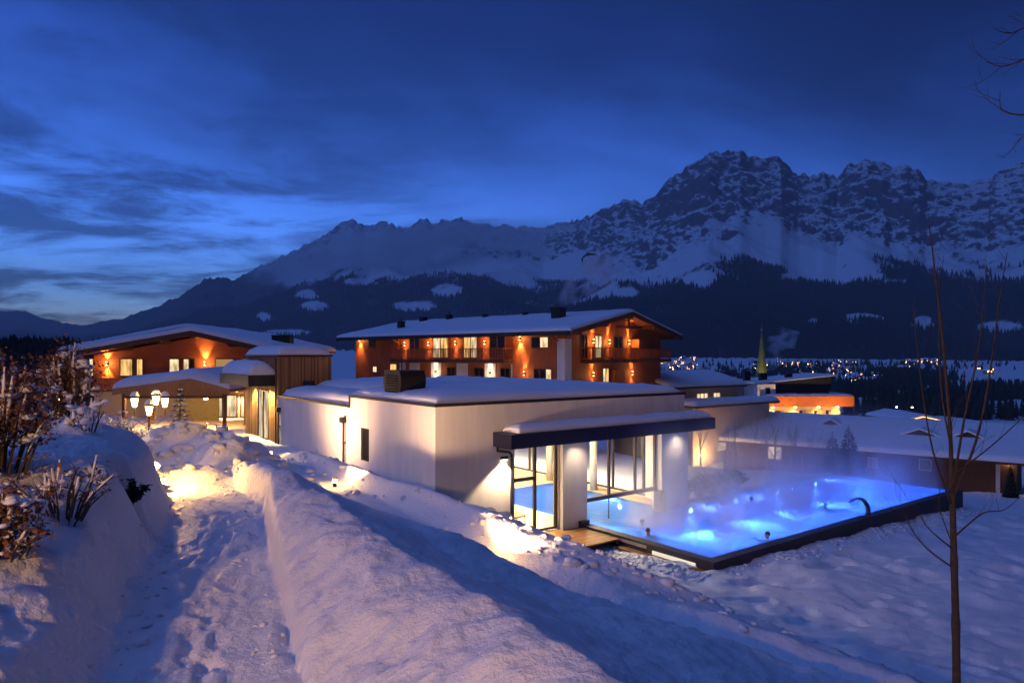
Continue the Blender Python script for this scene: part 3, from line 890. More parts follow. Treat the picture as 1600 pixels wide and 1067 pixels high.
    for x in (6.7, 13.2, 9.8):
        d = MB().lathe([(0.07, -0.012), (0.07, 0.0)], (x, -0.75, 3.698), 10).build('downlight', emat('cool_lens', (1, 0.86, 0.62), 20), t)
        spot_light('downlight_light', (x, -0.75, 3.66), (0, 0.12, -1), 120, (1, 0.76, 0.5), 120, 1.0, 0.05, t)
    # lamps on the garden side light the snow behind the glass end wall
    for y in (4.5, 9.4, 14.3):
        fx = MB().box(14.104, 14.25, y - 0.12, y + 0.12, 3.5, 3.62).build('wall_lamp', LAMPBODY, t)
        MB().box(14.12, 14.24, y - 0.1, y + 0.1, 3.484, 3.498).build('lens', emat('cool_lens', (1, 0.86, 0.62), 20), fx)
        spot_light('wall_lamp_light', (14.35, y, 3.45), (0.9, 0, -1), 1500, PALE, 120, 0.6, 0.1, t)
    return t


POOLH = pool_house()


def vent_hood():
    t = thing('ventilation_hood', 'black bulging ventilation hood standing on the pool house roof', 'vent', tuple(np.r_[C0 + A * 0.85 + B * 4.3, DECK + 5.36]), ROT)
    prof = [(-0.62, 0.12), (-0.66, 0.3), (-0.82, 0.72), (-0.80, 0.98), (-0.68, 1.22), (0.68, 1.22), (0.80, 0.98), (0.82, 0.72), (0.66, 0.3), (0.62, 0.12)]
    MB().prism(prof, 'x', -0.42, 0.75).build('hood', mat('black_paint', (0.006, 0.006, 0.007), 0.6), t)
    MB().box(-0.55, 0.95, -0.85, 0.85, -0.04, 0.118).build('base', DARKMETAL, t)
    MB().box(-0.46, 0.79, -0.72, 0.72, 1.222, 1.27).build('lid', DARKMETAL, t)
    me = MB().prism([(-0.05, 0), (0, 0.03), (0, 0.06), (-0.05, 0.03)], 'y', -0.55, 0.55).mesh('louvre_blade', mat('galvanised', (0.012, 0.011, 0.01), 0.6, metal=0.2))
    for k in range(8): place('louvre_blade', me, t, (-0.425, 0, 0.22 + k * 0.11))
    return t


vent_hood()


# ------------------------------------------------------------------ pool, deck, water, steam
TILE = mat('pool_tile', (0.42, 0.62, 0.85), 0.95, var=0.1, scale=3, spec=0.0)
COPING = mat('coping', (0.05, 0.045, 0.05), 0.5, var=0.2, scale=4)


def swimming_pool():
    t = thing('swimming_pool', 'long raised outdoor pool glowing blue beside the white pool house', 'pool', (C0[0], C0[1], DECK), ROT)
    b = MB()
    b.box(7.4, 28.2, -6.6, 0.1, -1.7, -1.5); b.box(7.4, 12.7, 0.1, 8.2, -1.7, -1.5)
    b.box(7.15, 7.4, -6.85, 8.2, -3.2, -0.03); b.box(28.2, 28.45, -6.85, 0.35, -3.2, -0.03)
    b.box(7.4, 28.2, -6.85, -6.6, -3.2, -0.03); b.box(12.2, 28.2, -0.0, 0.34, -3.2, -0.03)
    b.box(12.7, 12.9, 0.36, 8.4, -1.7, -0.03); b.box(7.15, 12.9, 8.2, 8.4, -1.7, -0.03)
    b.build('basin', TILE, t)
    c = MB()
    c.box(7.0, 7.42, -7.0, -0.45, -0.026, 0.06); c.box(7.42, 28.6, -7.0, -6.58, -0.026, 0.06); c.box(28.18, 28.6, -6.58, 0.5, -0.026, 0.06)
    c.build('coping', COPING, t)
    MB().box(14.12, 28.17, 0.02, 0.40, -0.026, 0.05).build('coping', STONE, t)
    # dark cladding of the raised outer walls
    c = MB(); c.box(7.06, 28.55, -6.96, -6.855, -3.1, -0.03); c.box(7.06, 7.145, -6.85, -0.45, -1.2, -0.03); c.box(28.455, 28.56, -6.85, 0.3, -3, -0.03); c.build('cladding', COPING, t)
    # light strip under the front coping
    MB().box(7.02, 7.055, -6.2, -4.2, -0.30, -0.16).build('light_strip', emat('strip_glow', (1.0, 0.86, 0.66), 0.9), t)
    MB().box(7.02, 7.055, -3.9, -0.5, -0.16, -0.04).build('stone_edge', STONE, t)
    lens = MB().lathe([(0.13, 0), (0.10, 0.03)], n=14).mesh('pool_light', emat('pool_lens', (0.45, 0.80, 1.0), 28))
    for x in (14.6, 18.3, 22.2, 26.2):
        o = place('pool_light', lens, t, (x, -0.004, -0.42), (math.radians(90), 0, 0))
        spot_light('pool_light_beam', (x, -0.10, -0.45), (0, -1, -0.8), 5200, (0.11, 0.22, 1.0), 170, 1.0, 0.15, t)
    place('pool_light', lens, t, (7.404, -3.4, -1.1), (0, math.radians(90), 0))  # extra lamp added on the front wall to brighten the near water
    spot_light('pool_light_beam', (7.6, -3.4, -1.0), (1, 0, -0.3), 1500, (0.10, 0.22, 1.0), 170, 1.0, 0.4, t)
    for y in (3.0, 6.2):
        place('pool_light', lens, t, (12.696, y, -0.5), (0, math.radians(-90), 0))
        spot_light('pool_light_beam', (12.55, y, -0.5), (-1, 0, -0.2), 800, (0.10, 0.22, 1.0), 165, 0.5, 0.12, t)
    return t


swimming_pool()


def water():
    m = bpy.data.materials.new('pool_water'); m.use_nodes = True
    nt = m.node_tree; nt.nodes.clear(); N, L = nt.nodes, nt.links
    o = N.new('ShaderNodeOutputMaterial'); tr = N.new('ShaderNodeBsdfTransparent'); tr.inputs[0].default_value = (0.55, 0.80, 1.0, 1)
    g = N.new('ShaderNodeBsdfGlossy'); g.inputs['Roughness'].default_value = 0.08
    tc = N.new('ShaderNodeTexCoord'); n = N.new('ShaderNodeTexNoise'); n.inputs['Scale'].default_value = 2.2; n.inputs['Detail'].default_value = 4
    L.new(tc.outputs['Object'], n.inputs['Vector'])
    bp = N.new('ShaderNodeBump'); bp.inputs['Strength'].default_value = 0.35; bp.inputs['Distance'].default_value = 0.08; L.new(n.outputs['Fac'], bp.inputs['Height'])
    L.new(bp.outputs[0], g.inputs['Normal'])
    fr = N.new('ShaderNodeFresnel'); fr.inputs[0].default_value = 1.33; L.new(bp.outputs[0], fr.inputs['Normal'])
    df = N.new('ShaderNodeBsdfTranslucent'); df.inputs[0].default_value = (0.45, 0.7, 1.0, 1)      # bubbles and ripples scatter the lamps' light
    ms = N.new('ShaderNodeMixShader'); ms.inputs[0].default_value = 0.6; L.new(tr.outputs[0], ms.inputs[1]); L.new(df.outputs[0], ms.inputs[2])
    ge = N.new('ShaderNodeNewGeometry'); fm = N.new('ShaderNodeMath'); fm.operation = 'SUBTRACT'; fm.use_clamp = True; L.new(fr.outputs[0], fm.inputs[0]); L.new(ge.outputs['Backfacing'], fm.inputs[1])
    mx = N.new('ShaderNodeMixShader'); L.new(fm.outputs[0], mx.inputs[0]); L.new(ms.outputs[0], mx.inputs[1]); L.new(g.outputs[0], mx.inputs[2])
    L.new(mx.outputs[0], o.inputs[0])
    nx, ny = 120, 40
    X, Y = np.meshgrid(np.linspace(7.41, 28.19, nx), np.linspace(-6.59, -0.005, ny), indexing='ij')
    Z = -0.055 + 0.012 * fbm(X / 0.6, Y / 0.6, 3, 2)
    mb = MB().add(np.stack([X, Y, Z], -1).reshape(-1, 3).tolist(), [(i * ny + j, (i + 1) * ny + j, (i + 1) * ny + j + 1, i * ny + j + 1) for i in range(nx - 1) for j in range(ny - 1)])
    mb.add([(7.41, -0.004, -0.055), (12.19, -0.004, -0.055), (12.19, 0.36, -0.055), (12.69, 0.36, -0.055), (12.69, 8.19, -0.055), (7.41, 8.19, -0.055)], [(0, 1, 2, 3, 4, 5)])
    w = mb.build('water', m, None, True)
    w.location = (C0[0], C0[1], DECK); w.rotation_euler = (0, 0, ROT)
    tag(w, kind='structure')


water()


def terrace():
    t = thing('wooden_terrace', 'lamp-lit wooden plank terrace between the glass door and the pool', 'terrace', (C0[0], C0[1], DECK), ROT)
    for k in range(19):
        MB().box(3.0, 7.0, -2.55 + k * 0.134, -2.55 + k * 0.134 + 0.124, -0.10, -0.045 + 0.004 * math.sin(k * 2.3)).build('plank', DECKW, t)
    for x in (3.1, 5.0, 6.85): MB().box(x, x + 0.08, -2.5, -0.03, -0.24, -0.102).build('joist', WOODDK, t)
    # the narrow boardwalk that follows the pool
    for k in range(30):
        MB().box(6.62, 6.98, -6.9 + k * 0.142, -6.9 + k * 0.142 + 0.13, -0.34, -0.285 + 0.003 * math.sin(k * 1.7)).build('plank', DECKW, t)
    return t


terrace()


def water_spout():
    loc = C0 + A * 18.4 + B * (-6.8)
    t = thing('water_spout', 'curved grey metal water spout arching over the dark pool rim', 'spout', (loc[0], loc[1], DECK + 0.06), ROT)
    mb = MB(); prof = []
    for k in range(11):
        a = math.radians(-5 + 150 * k / 10); prof.append((0.42 - 0.42 * math.cos(a) - 0.02, 0.20 + 0.5 * math.sin(a)))
    prof = [(0, 0)] + prof
    vs = []; fs = []
    for i, (y, z) in enumerate(prof):
        wd = 0.13 + 0.14 * i / len(prof); th = 0.05 - 0.03 * i / len(prof)
        vs += [(-wd, y - th, z), (wd, y - th, z), (wd, y + th, z + th), (-wd, y + th, z + th)]
        if i: n = 4 * i; fs += [(n - 4 + k, n - 4 + (k + 1) % 4, n + (k + 1) % 4, n + k) for k in range(4)]
    fs += [(3, 2, 1, 0), tuple(len(vs) - 4 + k for k in range(4))]
    mb.add(vs, fs).build('spout_blade', mat('steel_dull', (0.3, 0.31, 0.33), 0.3, metal=1), t, True)
    MB().lathe([(0.16, 0.0), (0.16, 0.03), (0.11, 0.06)], n=12).build('flange', mat('steel_dull', (0.3, 0.31, 0.33), 0.3, metal=1), t)


water_spout()


def lounger():
    loc = C0 + A * 4.55 + B * 1.9
    t = thing('sun_lounger', 'wooden lounger inside the pool house behind the glass door', 'lounger', (loc[0], loc[1], DECK - 0.02), ROT)
    wd = mat('lounger_wood', (0.32, 0.17, 0.07), 0.5)
    f = MB(); f.box(-0.9, 0.95, -0.32, -0.27, 0.28, 0.34); f.box(-0.9, 0.95, 0.27, 0.32, 0.28, 0.34); f.build('frame', wd, t)
    for x in (-0.7, 0.85):
        for y in (-0.29, 0.29): MB().tube([(x, y, 0.28), (x + (0.06 if x > 0 else -0.06), y, 0)], 0.025, 6).build('leg', wd, t)
    me = MB().box(-0.04, 0.04, -0.26, 0.26, 0, 0.02).mesh('slat', wd)
    for k in range(12): place('slat', me, t, (-0.1 + k * 0.09, 0, 0.325))
    b = MB().box(-0.75, 0, -0.28, 0.28, -0.02, 0.03).build('backrest', mat('lounger_cloth', (0.5, 0.34, 0.15), 0.8), t); b.location = (-0.15, 0, 0.36); b.rotation_euler = (0, math.radians(42), 0)
    MB().tube([(0.35, -0.31, 0.34), (0.4, -0.31, 0.52), (0.78, -0.31, 0.55), (0.85, -0.31, 0.34)], 0.02, 6).build('armrest', wd, t)


lounger()


def steam():
    m = bpy.data.materials.new('steam'); m.use_nodes = True
    nt = m.node_tree; nt.nodes.clear(); N, L = nt.nodes, nt.links
    o = N.new('ShaderNodeOutputMaterial'); v = N.new('ShaderNodeVolumePrincipled')
    v.inputs['Color'].default_value = (0.985, 0.985, 0.99, 1); v.inputs['Anisotropy'].default_value = 0.15
    tc = N.new('ShaderNodeTexCoord'); n = N.new('ShaderNodeTexNoise'); n.inputs['Scale'].default_value = 0.33; n.inputs['Detail'].default_value = 4; n.inputs['Distortion'].default_value = 0.8
    mp = N.new('ShaderNodeMapping'); mp.inputs[3].default_value = (1, 1, 0.55); L.new(tc.outputs['Object'], mp.inputs[0]); L.new(mp.outputs[0], n.inputs['Vector'])
    r = N.new('ShaderNodeMapRange'); r.inputs[1].default_value = 0.44; r.inputs[2].default_value = 0.66; r.inputs[3].default_value = 0.0; r.inputs[4].default_value = 1.2
    L.new(n.outputs['Fac'], r.inputs[0])
    sp = N.new('ShaderNodeSeparateXYZ'); L.new(tc.outputs['Object'], sp.inputs[0])
    h = N.new('ShaderNodeMapRange'); h.inputs[1].default_value = 0; h.inputs[2].default_value = 5.5; h.inputs[3].default_value = 1; h.inputs[4].default_value = 0
    L.new(sp.outputs[2], h.inputs[0])
    pw = N.new('ShaderNodeMath'); pw.operation = 'POWER'; pw.inputs[1].default_value = 2.2; L.new(h.outputs[0], pw.inputs[0])
    mu = N.new('ShaderNodeMath'); mu.operation = 'MULTIPLY'; L.new(r.outputs[0], mu.inputs[0]); L.new(pw.outputs[0], mu.inputs[1])
    # thick by the house and along the far side, clearing over the open end of the pool
    tx = N.new('ShaderNodeMapRange'); tx.interpolation_type = 'SMOOTHSTEP'; tx.inputs[1].default_value = 14.0; tx.inputs[2].default_value = 23.0; tx.inputs[3].default_value = 1.0; tx.inputs[4].default_value = 0.36
    L.new(sp.outputs[0], tx.inputs[0])
    mu2 = N.new('ShaderNodeMath'); mu2.operation = 'MULTIPLY'; L.new(mu.outputs[0], mu2.inputs[0]); L.new(tx.outputs[0], mu2.inputs[1])
    # clear air right in front of the glass and the end pier
    ty = N.new('ShaderNodeMapRange'); ty.interpolation_type = 'SMOOTHSTEP'; ty.inputs[1].default_value = -0.6; ty.inputs[2].default_value = -3.0; L.new(sp.outputs[1], ty.inputs[0])
    ux = N.new('ShaderNodeMapRange'); ux.interpolation_type = 'SMOOTHSTEP'; ux.inputs[1].default_value = 14.8; ux.inputs[2].default_value = 18.0; L.new(sp.outputs[0], ux.inputs[0])
    mxx = N.new('ShaderNodeMath'); mxx.operation = 'MAXIMUM'; L.new(ty.outputs[0], mxx.inputs[0]); L.new(ux.outputs[0], mxx.inputs[1])
    mu3 = N.new('ShaderNodeMath'); mu3.operation = 'MULTIPLY'; L.new(mu2.outputs[0], mu3.inputs[0]); L.new(mxx.outputs[0], mu3.inputs[1])
    L.new(mu3.outputs[0], v.inputs['Density']); L.new(v.outputs[0], o.inputs['Volume'])
    s = MB().box(8.2, 27.9, -6.5, -0.45, 0.02, 5.5).box(14.4, 27.9, -0.45, 6.0, 0.10, 5.5).build('steam', m)
    s.location = (C0[0], C0[1], DECK); s.rotation_euler = (0, 0, ROT)
    tag(s, 'pale steam drifting off the heated outdoor pool', 'steam', kind='stuff')


steam()


# ------------------------------------------------------------------ wooden entrance tower beside the pool house
def entrance_tower():
    loc = C0 + B * 17.76 + A * 0.02
    base = ZC - 4.98
    t = thing('entrance_tower', 'slatted timber entrance block with a projecting canopy under thick snow', 'building', (loc[0], loc[1], base), ROT)
    H = 4.98
    core = MB(); core.box(0.08, 3.2, 0.06, 6.6, -1.5, H - 0.02); core.build('wall', WOODDK, t)
    mes = [MB().box(0, 0.05, 0, 0.078, 0, 1).mesh('slat', m_) for m_ in (WOODTAN, mat('larch_light', (0.46, 0.26, 0.11), 0.7, var=0.3, scale=2.5, stretch=(5, 5, 0.3)), mat('larch_dark', (0.24, 0.12, 0.055), 0.7, var=0.3, scale=2.5, stretch=(5, 5, 0.3)))]
    rg = random.Random(4)
    for k in range(32):      # front, above the white wing
        place('slat', rg.choice(mes), t, (0.02 + k * 0.1, 0.055 - rg.uniform(0, .02), 2.3), (0, 0, math.radians(-90)), (1, 1, H - 2.33))
    for k in range(66):      # side towards the path, left open for the door
        y = 0.02 + k * 0.1
        if 1.75 < y < 3.9: place('slat', rg.choice(mes), t, (0.03 - rg.uniform(0, .02), y, 3.0), (0, 0, 0), (1, 1, H - 3.03))
        else: place('slat', rg.choice(mes), t, (0.03 - rg.uniform(0, .02), y, -0.6), (0, 0, 0), (1, 1, H + 0.57))
    MB().box(-0.06, 3.28, -0.06, 6.66, H, H + 0.09).build('edge_trim', DARKMETAL, t)
    snow_sheet('roof_snow', t, 0.0, 3.2, 0.0, 6.6, lambda X, Y: H + 0.092 + 0 * X, 0.6, seed=21, lump=0.1, roundness=0.9)
    q = hit(t, 'y', 0.0, 473, 611); q2 = hit(t, 'y', 0.0, 490, 595)
    window(t, 'y', -0.005, q.x, q2.x, q.z, q2.z, -1, DARKGLASS, 1, fm=DARKMETAL)
    # glass entrance door
    d = MB()
    for y in (1.78, 2.8, 3.82): d.box(-0.02, 0.06, y, y + 0.07, 0, 2.95)
    d.box(-0.02, 0.06, 1.85, 3.82, 2.88, 2.95); d.box(-0.02, 0.06, 1.85, 3.82, 0, 0.06)
    dd = d.build('glass_door', FRAME, t)
    MB().box(0.0, 0.015, 1.85, 2.8, 0.06, 2.88).build('pane', GLASS, dd); MB().box(0.0, 0.015, 2.87, 3.82, 0.06, 2.88).build('pane', GLASS, dd)
    MB().box(0.062, 0.075, 1.85, 3.82, 0.02, 2.9).build('lit_lobby', LITPALE, dd)
    # canopy box
    MB().box(-1.55, -0.01, 0.35, 6.6, 3.30, 3.34).build('canopy_soffit', WOODTAN, t)
    MB().box(-1.55, -0.02, 0.30, 0.348, 3.28, 3.92).build('canopy_fascia', DARKMETAL, t)
    me2 = MB().box(-0.03, 0, 0, 0.42, 0, 0.62).mesh('canopy_panel', mat('olive_board', (0.30, 0.24, 0.10), 0.6, var=0.2, scale=3))
    for k in range(14): place('canopy_panel', me2, t, (-1.552, 0.352 + k * 0.446, 3.29))
    MB().box(-1.55, -0.02, 0.35, 6.6, 3.86, 3.9).build('canopy_roof', DARKMETAL, t)
    snow_sheet('canopy_snow', t, -1.5, -0.02, 0.36, 6.5, lambda X, Y: 3.925 + 0 * X, 0.85, step=0.16, seed=27, lump=0.12, roundness=0.9)
    for y in (0.95, 1.5, 4.4):
        MB().lathe([(0.06, -0.012), (0.06, 0)], (-0.55, y, 3.298), 10).build('downlight', BULB, t)
        spot_light('downlight_light', (-0.40, y, 3.27), (0.16, 0, -1), 900, (1.0, 0.68, 0.25), 95, 0.7, 0.05, t)
    # rain pipe on the slats
    MB().tube([(-0.08, 0.18, H - 0.1), (-0.08, 0.18, -0.3)], 0.05, 8).build('rain_pipe', DARKMETAL, t)
    # hand rail
    r = thing('hand_rail', 'thin metal hand rail beside the lit entrance path', 'rail', (0, 0, 0))
    a = Vector((-17.6, 39.2, G(-17.6, 39.2))); b = Vector((-15.1, 36.4, G(-15.1, 36.4)))
    MB().tube([a + Vector((0, 0, 1.0)), b + Vector((0, 0, 1.0))], 0.03, 6).build('top_bar', mat('steel', (0.6, 0.6, 0.6), 0.25, metal=1), r)
    for p in (a.lerp(b, 0.05), a.lerp(b, 0.5), a.lerp(b, 0.95)): MB().tube([p - Vector((0, 0, 0.3)), p + Vector((0, 0, 1.0))], 0.028, 6).build('post', LAMPBODY, r)


entrance_tower()


# ------------------------------------------------------------------ chalets
def balcony(parent, axis, pos, out, depth, s0, s1, zf, rail=1.02, brackets=5):
    """floor slab, hand rail, posts and turned balusters, all parts of one balcony"""
    def bx(a, b, p0, p1, z0, z1):
        lo, hi = sorted((pos + out * p0, pos + out * p1)); mb = MB()
        return mb.box(lo, hi, a, b, z0, z1) if axis == 'x' else mb.box(a, b, lo, hi, z0, z1)
    bal = bx(s0, s1, 0.01, depth, zf - 0.16, zf).build('balcony', WOODDK, parent)
    bx(s0, s1, depth - 0.09, depth + 0.02, zf + rail - 0.07, zf + rail).build('hand_rail', WOODRED, bal)
    bx(s0, s1, depth - 0.06, depth, zf + 0.08, zf + 0.16).build('bottom_rail', WOODRED, bal)
    bx(s0 - 0.02, s1 + 0.02, depth + 0.001, depth + 0.05, zf - 0.30, zf - 0.02).build('fascia', WOODDK, bal)
    n = int((s1 - s0) / 0.19)
    me = bx(-0.045, 0.045, depth - 0.045, depth - 0.015, zf + 0.16, zf + rail - 0.07).mesh('baluster', WOODRED)
    for k in range(n + 1):
        s = s0 + 0.05 + (s1 - s0 - 0.1) * k / n
        place('baluster', me, bal, (0, s, 0) if axis == 'x' else (s, 0, 0))
    for k in range(brackets):
        s = s0 + (s1 - s0) * (k + 0.05) / (brackets - 0.9)
        bx(s - 0.08, s + 0.08, 0.02, depth - 0.02, zf - 0.34, zf - 0.162).build('beam', WOODDK, bal)
        bx(s - 0.06, s + 0.06, depth - 0.10, depth + 0.004, zf, zf + rail + 0.02).build('post', WOODRED, bal)
    for e in (s0, s1 - 0.05): bx(e, e + 0.05, 0.03, depth - 0.1, zf + rail - 0.07, zf + rail).build('hand_rail', WOODRED, bal)
    return bal


def chalet():
    a2 = math.atan2(0.756, 0.654)
    t = thing('alpine_chalet', 'timber chalet with long lit balconies and broad snowy gable roof', 'chalet', (4.45, 57.85, ZC - 6.2), a2)
    GW, LN, EV = 16.6, 29.0, 8.2     # gable width, length, eave height
    slope = 0.205; RZ = EV + slope * GW / 2 + 0.25
    # walls
    w = MB(); w.box(0, 0.3, 0.3, LN, -1, EV + 0.05); w.build('wall', WOODRED, t)
    w = MB(); w.prism([(0, -1), (GW, -1), (GW, EV), (GW / 2, EV + slope * GW / 2), (0, EV)], 'y', 0.0, 0.3); w.build('wall', WOODRED, t)
    MB().box(GW - 0.3, GW, 0.3, LN, -1, EV).build('wall', WOODRED, t)
    MB().prism([(0.3, -1), (GW - 0.3, -1), (GW - 0.3, EV), (GW / 2, EV + slope * GW / 2), (0.3, EV)], 'y', LN - 0.3, LN).build('wall', WOODRED, t)
    # white pier at the corner and white ground-floor piers
    MB().box(-0.45, 0.55, -0.35, 0.0 - 0.004, -1, EV - 0.5).build('pier', PLASTER, t)
    MB().box(-0.45, -0.004, 0.0, 0.45, -1, EV - 0.5).build('pier', PLASTER, t)
    # projecting timber bays at both ends of the long front
    def yz(u, v, x=0.0): q = hit(t, 'x', x, u, v); return q.y, q.z
    def xz(u, v, y=0.0): q = hit(t, 'y', y, u, v); return q.x, q.z
    yb1 = yz(802, 540)[0]; yb2 = yz(624, 540)[0]
    MB().box(-0.12, -0.003, 0.75, yb1, -1, EV - 0.05).build('bay', WOODRED, t)
    MB().box(-0.12, -0.003, yb2, LN, -1, EV - 0.05).build('bay', WOODRED, t)
    zf = yz(720, 561)[1]
    # roof: two slabs with deep eaves, purlins, snow
    def roofz(x): return EV + 0.12 + slope * (GW / 2 - abs(x - GW / 2))
    ov, og = 1.5, 1.7
    for s in (0, 1):
        x0, x1 = (-ov, GW / 2) if s == 0 else (GW / 2, GW + ov)
        pr = [(x0, roofz(x0)), (x1, roofz(x1)), (x1, roofz(x1) + 0.2), (x0, roofz(x0) + 0.2)]
        MB().prism(pr, 'y', -og, LN + og).build('roof', WOODRED, t)
    for s in (0, 1):
        xs = (-ov - 0.05, -ov) if s == 0 else (GW + ov, GW + ov + 0.05)
        MB().box(*xs, -og, LN + og, roofz(-ov) - 0.05, roofz(-ov) + 0.30).build('gutter_board', DARKMETAL, t)
        a, b = (-ov, GW / 2) if s == 0 else (GW / 2, GW + ov)
        for y in (-og - 0.06, LN + og):
            MB().prism([(a, roofz(a) - 0.12), (b, roofz(b) - 0.12), (b, roofz(b) + 0.30), (a, roofz(a) + 0.30)], 'y', y, y + 0.058).build('barge_board', WOODDK, t)
    for x in (0.15, GW * 0.25, GW / 2, GW * 0.75, GW - 0.15):
        MB().box(x - 0.13, x + 0.13, -og + 0.05, -0.004, roofz(x) - 0.34, roofz(x) - (0.03 if x != GW / 2 else 0.05)).build('purlin', WOODDK, t)
    # a braced king-post truss under the gable
    MB().box(GW * 0.36, GW * 0.64, -1.35, -1.17, EV + 0.62, EV + 0.82).build('tie_beam', WOODDK, t)
    MB().box(GW / 2 - 0.1, GW / 2 + 0.1, -1.34, -1.18, EV + 0.825, roofz(GW / 2) - 0.36).build('king_post', WOODDK, t)
    snow_sheet('roof_snow', t, -ov - 0.02, GW + ov + 0.02, -og - 0.03, LN + og + 0.03, lambda X, Y: EV + 0.33 + slope * (GW / 2 - np.abs(X - GW / 2)), 0.40, step=0.5, seed=31, lump=0.06, roundness=0.5, edge=0.16)
    # balconies
    balcony(t, 'x', 0, -1, 1.25, yb1 + 0.05, yb2 - 0.05, zf, brackets=7)
    xa, xe = xz(907, 545)[0], GW - 0.1
    balcony(t, 'y', 0, -1, 1.25, xa, xe, xz(960, 561, -1.2)[1], brackets=5)
    # long front: doors and lights on the upper floor
    for (u0, u1, pane) in ((640, 656, [DARKGLASS]), (677, 701, [LITWARM, LITPALE]), (725, 746, [LITPALE, LITWARM]), (765, 790, [DARKGLASS])):
        y1, y0 = yz(u0, 540)[0], yz(u1, 540)[0]
        window(t, 'x', -0.002, y0, y1, zf + 0.05, zf + 2.15, -1, pane, 2, name='balcony_door', fm=WOODRED)
    for u in (634, 671, 713, 759): sconce(t, (0, yz(u, 535)[0], zf + 1.55), (-1, 0), 26, 26)
    for u, v in ((565, 531), (815, 529)): sconce(t, (-0.12, *yz(u, v)), (-1, 0), 34, 60, ORANGE, 80)
    y1, y0 = yz(832, 540)[0], yz(859, 540)[0]
    window(t, 'x', -0.122, y0, y1, yz(845, 544)[1], yz(845, 526)[1], -1, [LITPALE, DARKGLASS], 2, fm=WOODDK)
    window(t, 'x', -0.122, yz(591, 577)[0], yz(584, 577)[0], yz(588, 582)[1], yz(588, 572)[1], -1, LITPALE, 1)
    window(t, 'x', -0.122, yz(586, 535)[0], yz(578, 535)[0], yz(582, 543)[1], yz(582, 528)[1], -1, DARKGLASS, 1)
    window(t, 'x', -0.122, yz(622, 577)[0], yz(611, 577)[0], yz(615, 582)[1], yz(615, 568)[1], -1, LITWARM, 1)
    # ground floor: white piers, doors, lamps
    zl = zf - 3.0
    for u0, u1 in ((625, 634), (640, 656), (674, 690), (714, 731), (758, 775), (799, 808)):
        y1, y0 = yz(u0, 575)[0], yz(u1, 575)[0]
        MB().box(-0.06, -0.004, y0, y1, -1, zf - 0.40).build('pier', PLASTER, t)
    for u0, u1, pane in ((699, 712, [DARKGLASS]), (741, 757, [DARKGLASS]), (782, 798, [DARKGLASS])):
        window(t, 'x', -0.002, yz(u1, 575)[0], yz(u0, 575)[0], zl + 0.1, zl + 2.2, -1, pane, 2, name='terrace_door', fm=WOODDK)
    window(t, 'x', -0.122, yz(864, 585)[0], yz(836, 585)[0], zl + 0.2, zl + 2.2, -1, [LITPALE, DARKGLASS, DARKGLASS], 3, name='terrace_door', fm=WOODDK)
    for u in (682, 767): sconce(t, (-0.06, yz(u, 580)[0], zl + 1.75), (-1, 0), 26, 26, PALE)
    sconce(t, (-0.12, yz(822, 586)[0], zl + 1.75), (-1, 0), 22, 22)
    # rain pipes
    for u, x in ((877, -0.22), (629, -0.10)):
        y = yz(u, 560)[0]
        MB().tube([(-1.4, y, EV - 0.1), (-1.0, y, EV - 0.45), (x - 0.06, y, EV - 0.75), (x, y, EV - 1.2), (x, y, 0)], 0.06, 6).build('rain_pipe', WOODDK, t)
    # gable front
    zg = xz(960, 561, -1.2)[1]
    for u0, u1, pane in ((908, 917, [DARKGLASS]), (929, 940, [LITPALE]), (958, 973, [DARKGLASS])):
        window(t, 'y', -0.002, xz(u0, 535)[0], xz(u1, 535)[0], zg + 0.05, zg + 2.15, -1, pane, 2, name='balcony_door', fm=WOODDK)
    for u in (925, 950, 981, 991): sconce(t, (xz(u, 533)[0], 0, zg + 1.6), (0, -1), 55, 26, ORANGE, 40)
    MB().box(xz(986, 535)[0], xz(1000, 535)[0], -0.9, -0.004, zg, zg + 1.9).build('screen', WOODRED, t)
    for u in (925, 986): sconce(t, (xz(u, 586)[0], 0, zg - 1.35), (0, -1), 22, 22)
    window(t, 'y', -0.002, xz(941, 585)[0], xz(951, 585)[0], zg - 3.0, zg - 0.8, -1, [LITPALE, LITWARM], 2, fm=WOODDK)
    MB().box(xz(955, 585)[0], xz(970, 585)[0], -0.4, -0.004, zg - 3, zg - 1.0).build('screen', WOODRED, t)
    # chimney and roof vents
    def on_roof(u, v):
        for s in range(60):
            y = s * 0.5
            q = hit(t, 'y', y, u, v)
            if -1.5 < q.x < GW / 2 and abs(q.z - (EV + 0.65 + slope * q.x)) < 0.07: return q.x, y
        return None
    c = thing('chimney', 'dark metal-clad chimney smoking on the chalet roof', 'chimney', (0, 0, 0))
    def roofbox(tt, x, y, s, h, cap=True):
        z = EV + 0.6 + slope * min(x, GW - x)
        M = Matrix.Rotation(a2, 3, 'Z')
        tt.location = t.location + M @ Vector((x, y, z)); tt.rotation_euler = (0, 0, a2)
        MB().box(-s, s, -s, s, -0.9, h).build('stack', DARKMETAL, tt)
        if cap:
            MB().box(-s - 0.06, s + 0.06, -s - 0.06, s + 0.06, h + 0.002, h + 0.08).build('cap', DARKMETAL, tt)
            for i in (-0.5, 0.35): MB().lathe([(0.10, 0), (0.10, 0.32), (0.14, 0.34)], (i * s, 0, h + 0.08), 8).build('flue', mat('steel_dull', (0.3, 0.31, 0.33), 0.3, metal=1), tt)
    roofbox(c, 4.6, 4.1, 0.5, 0.95)
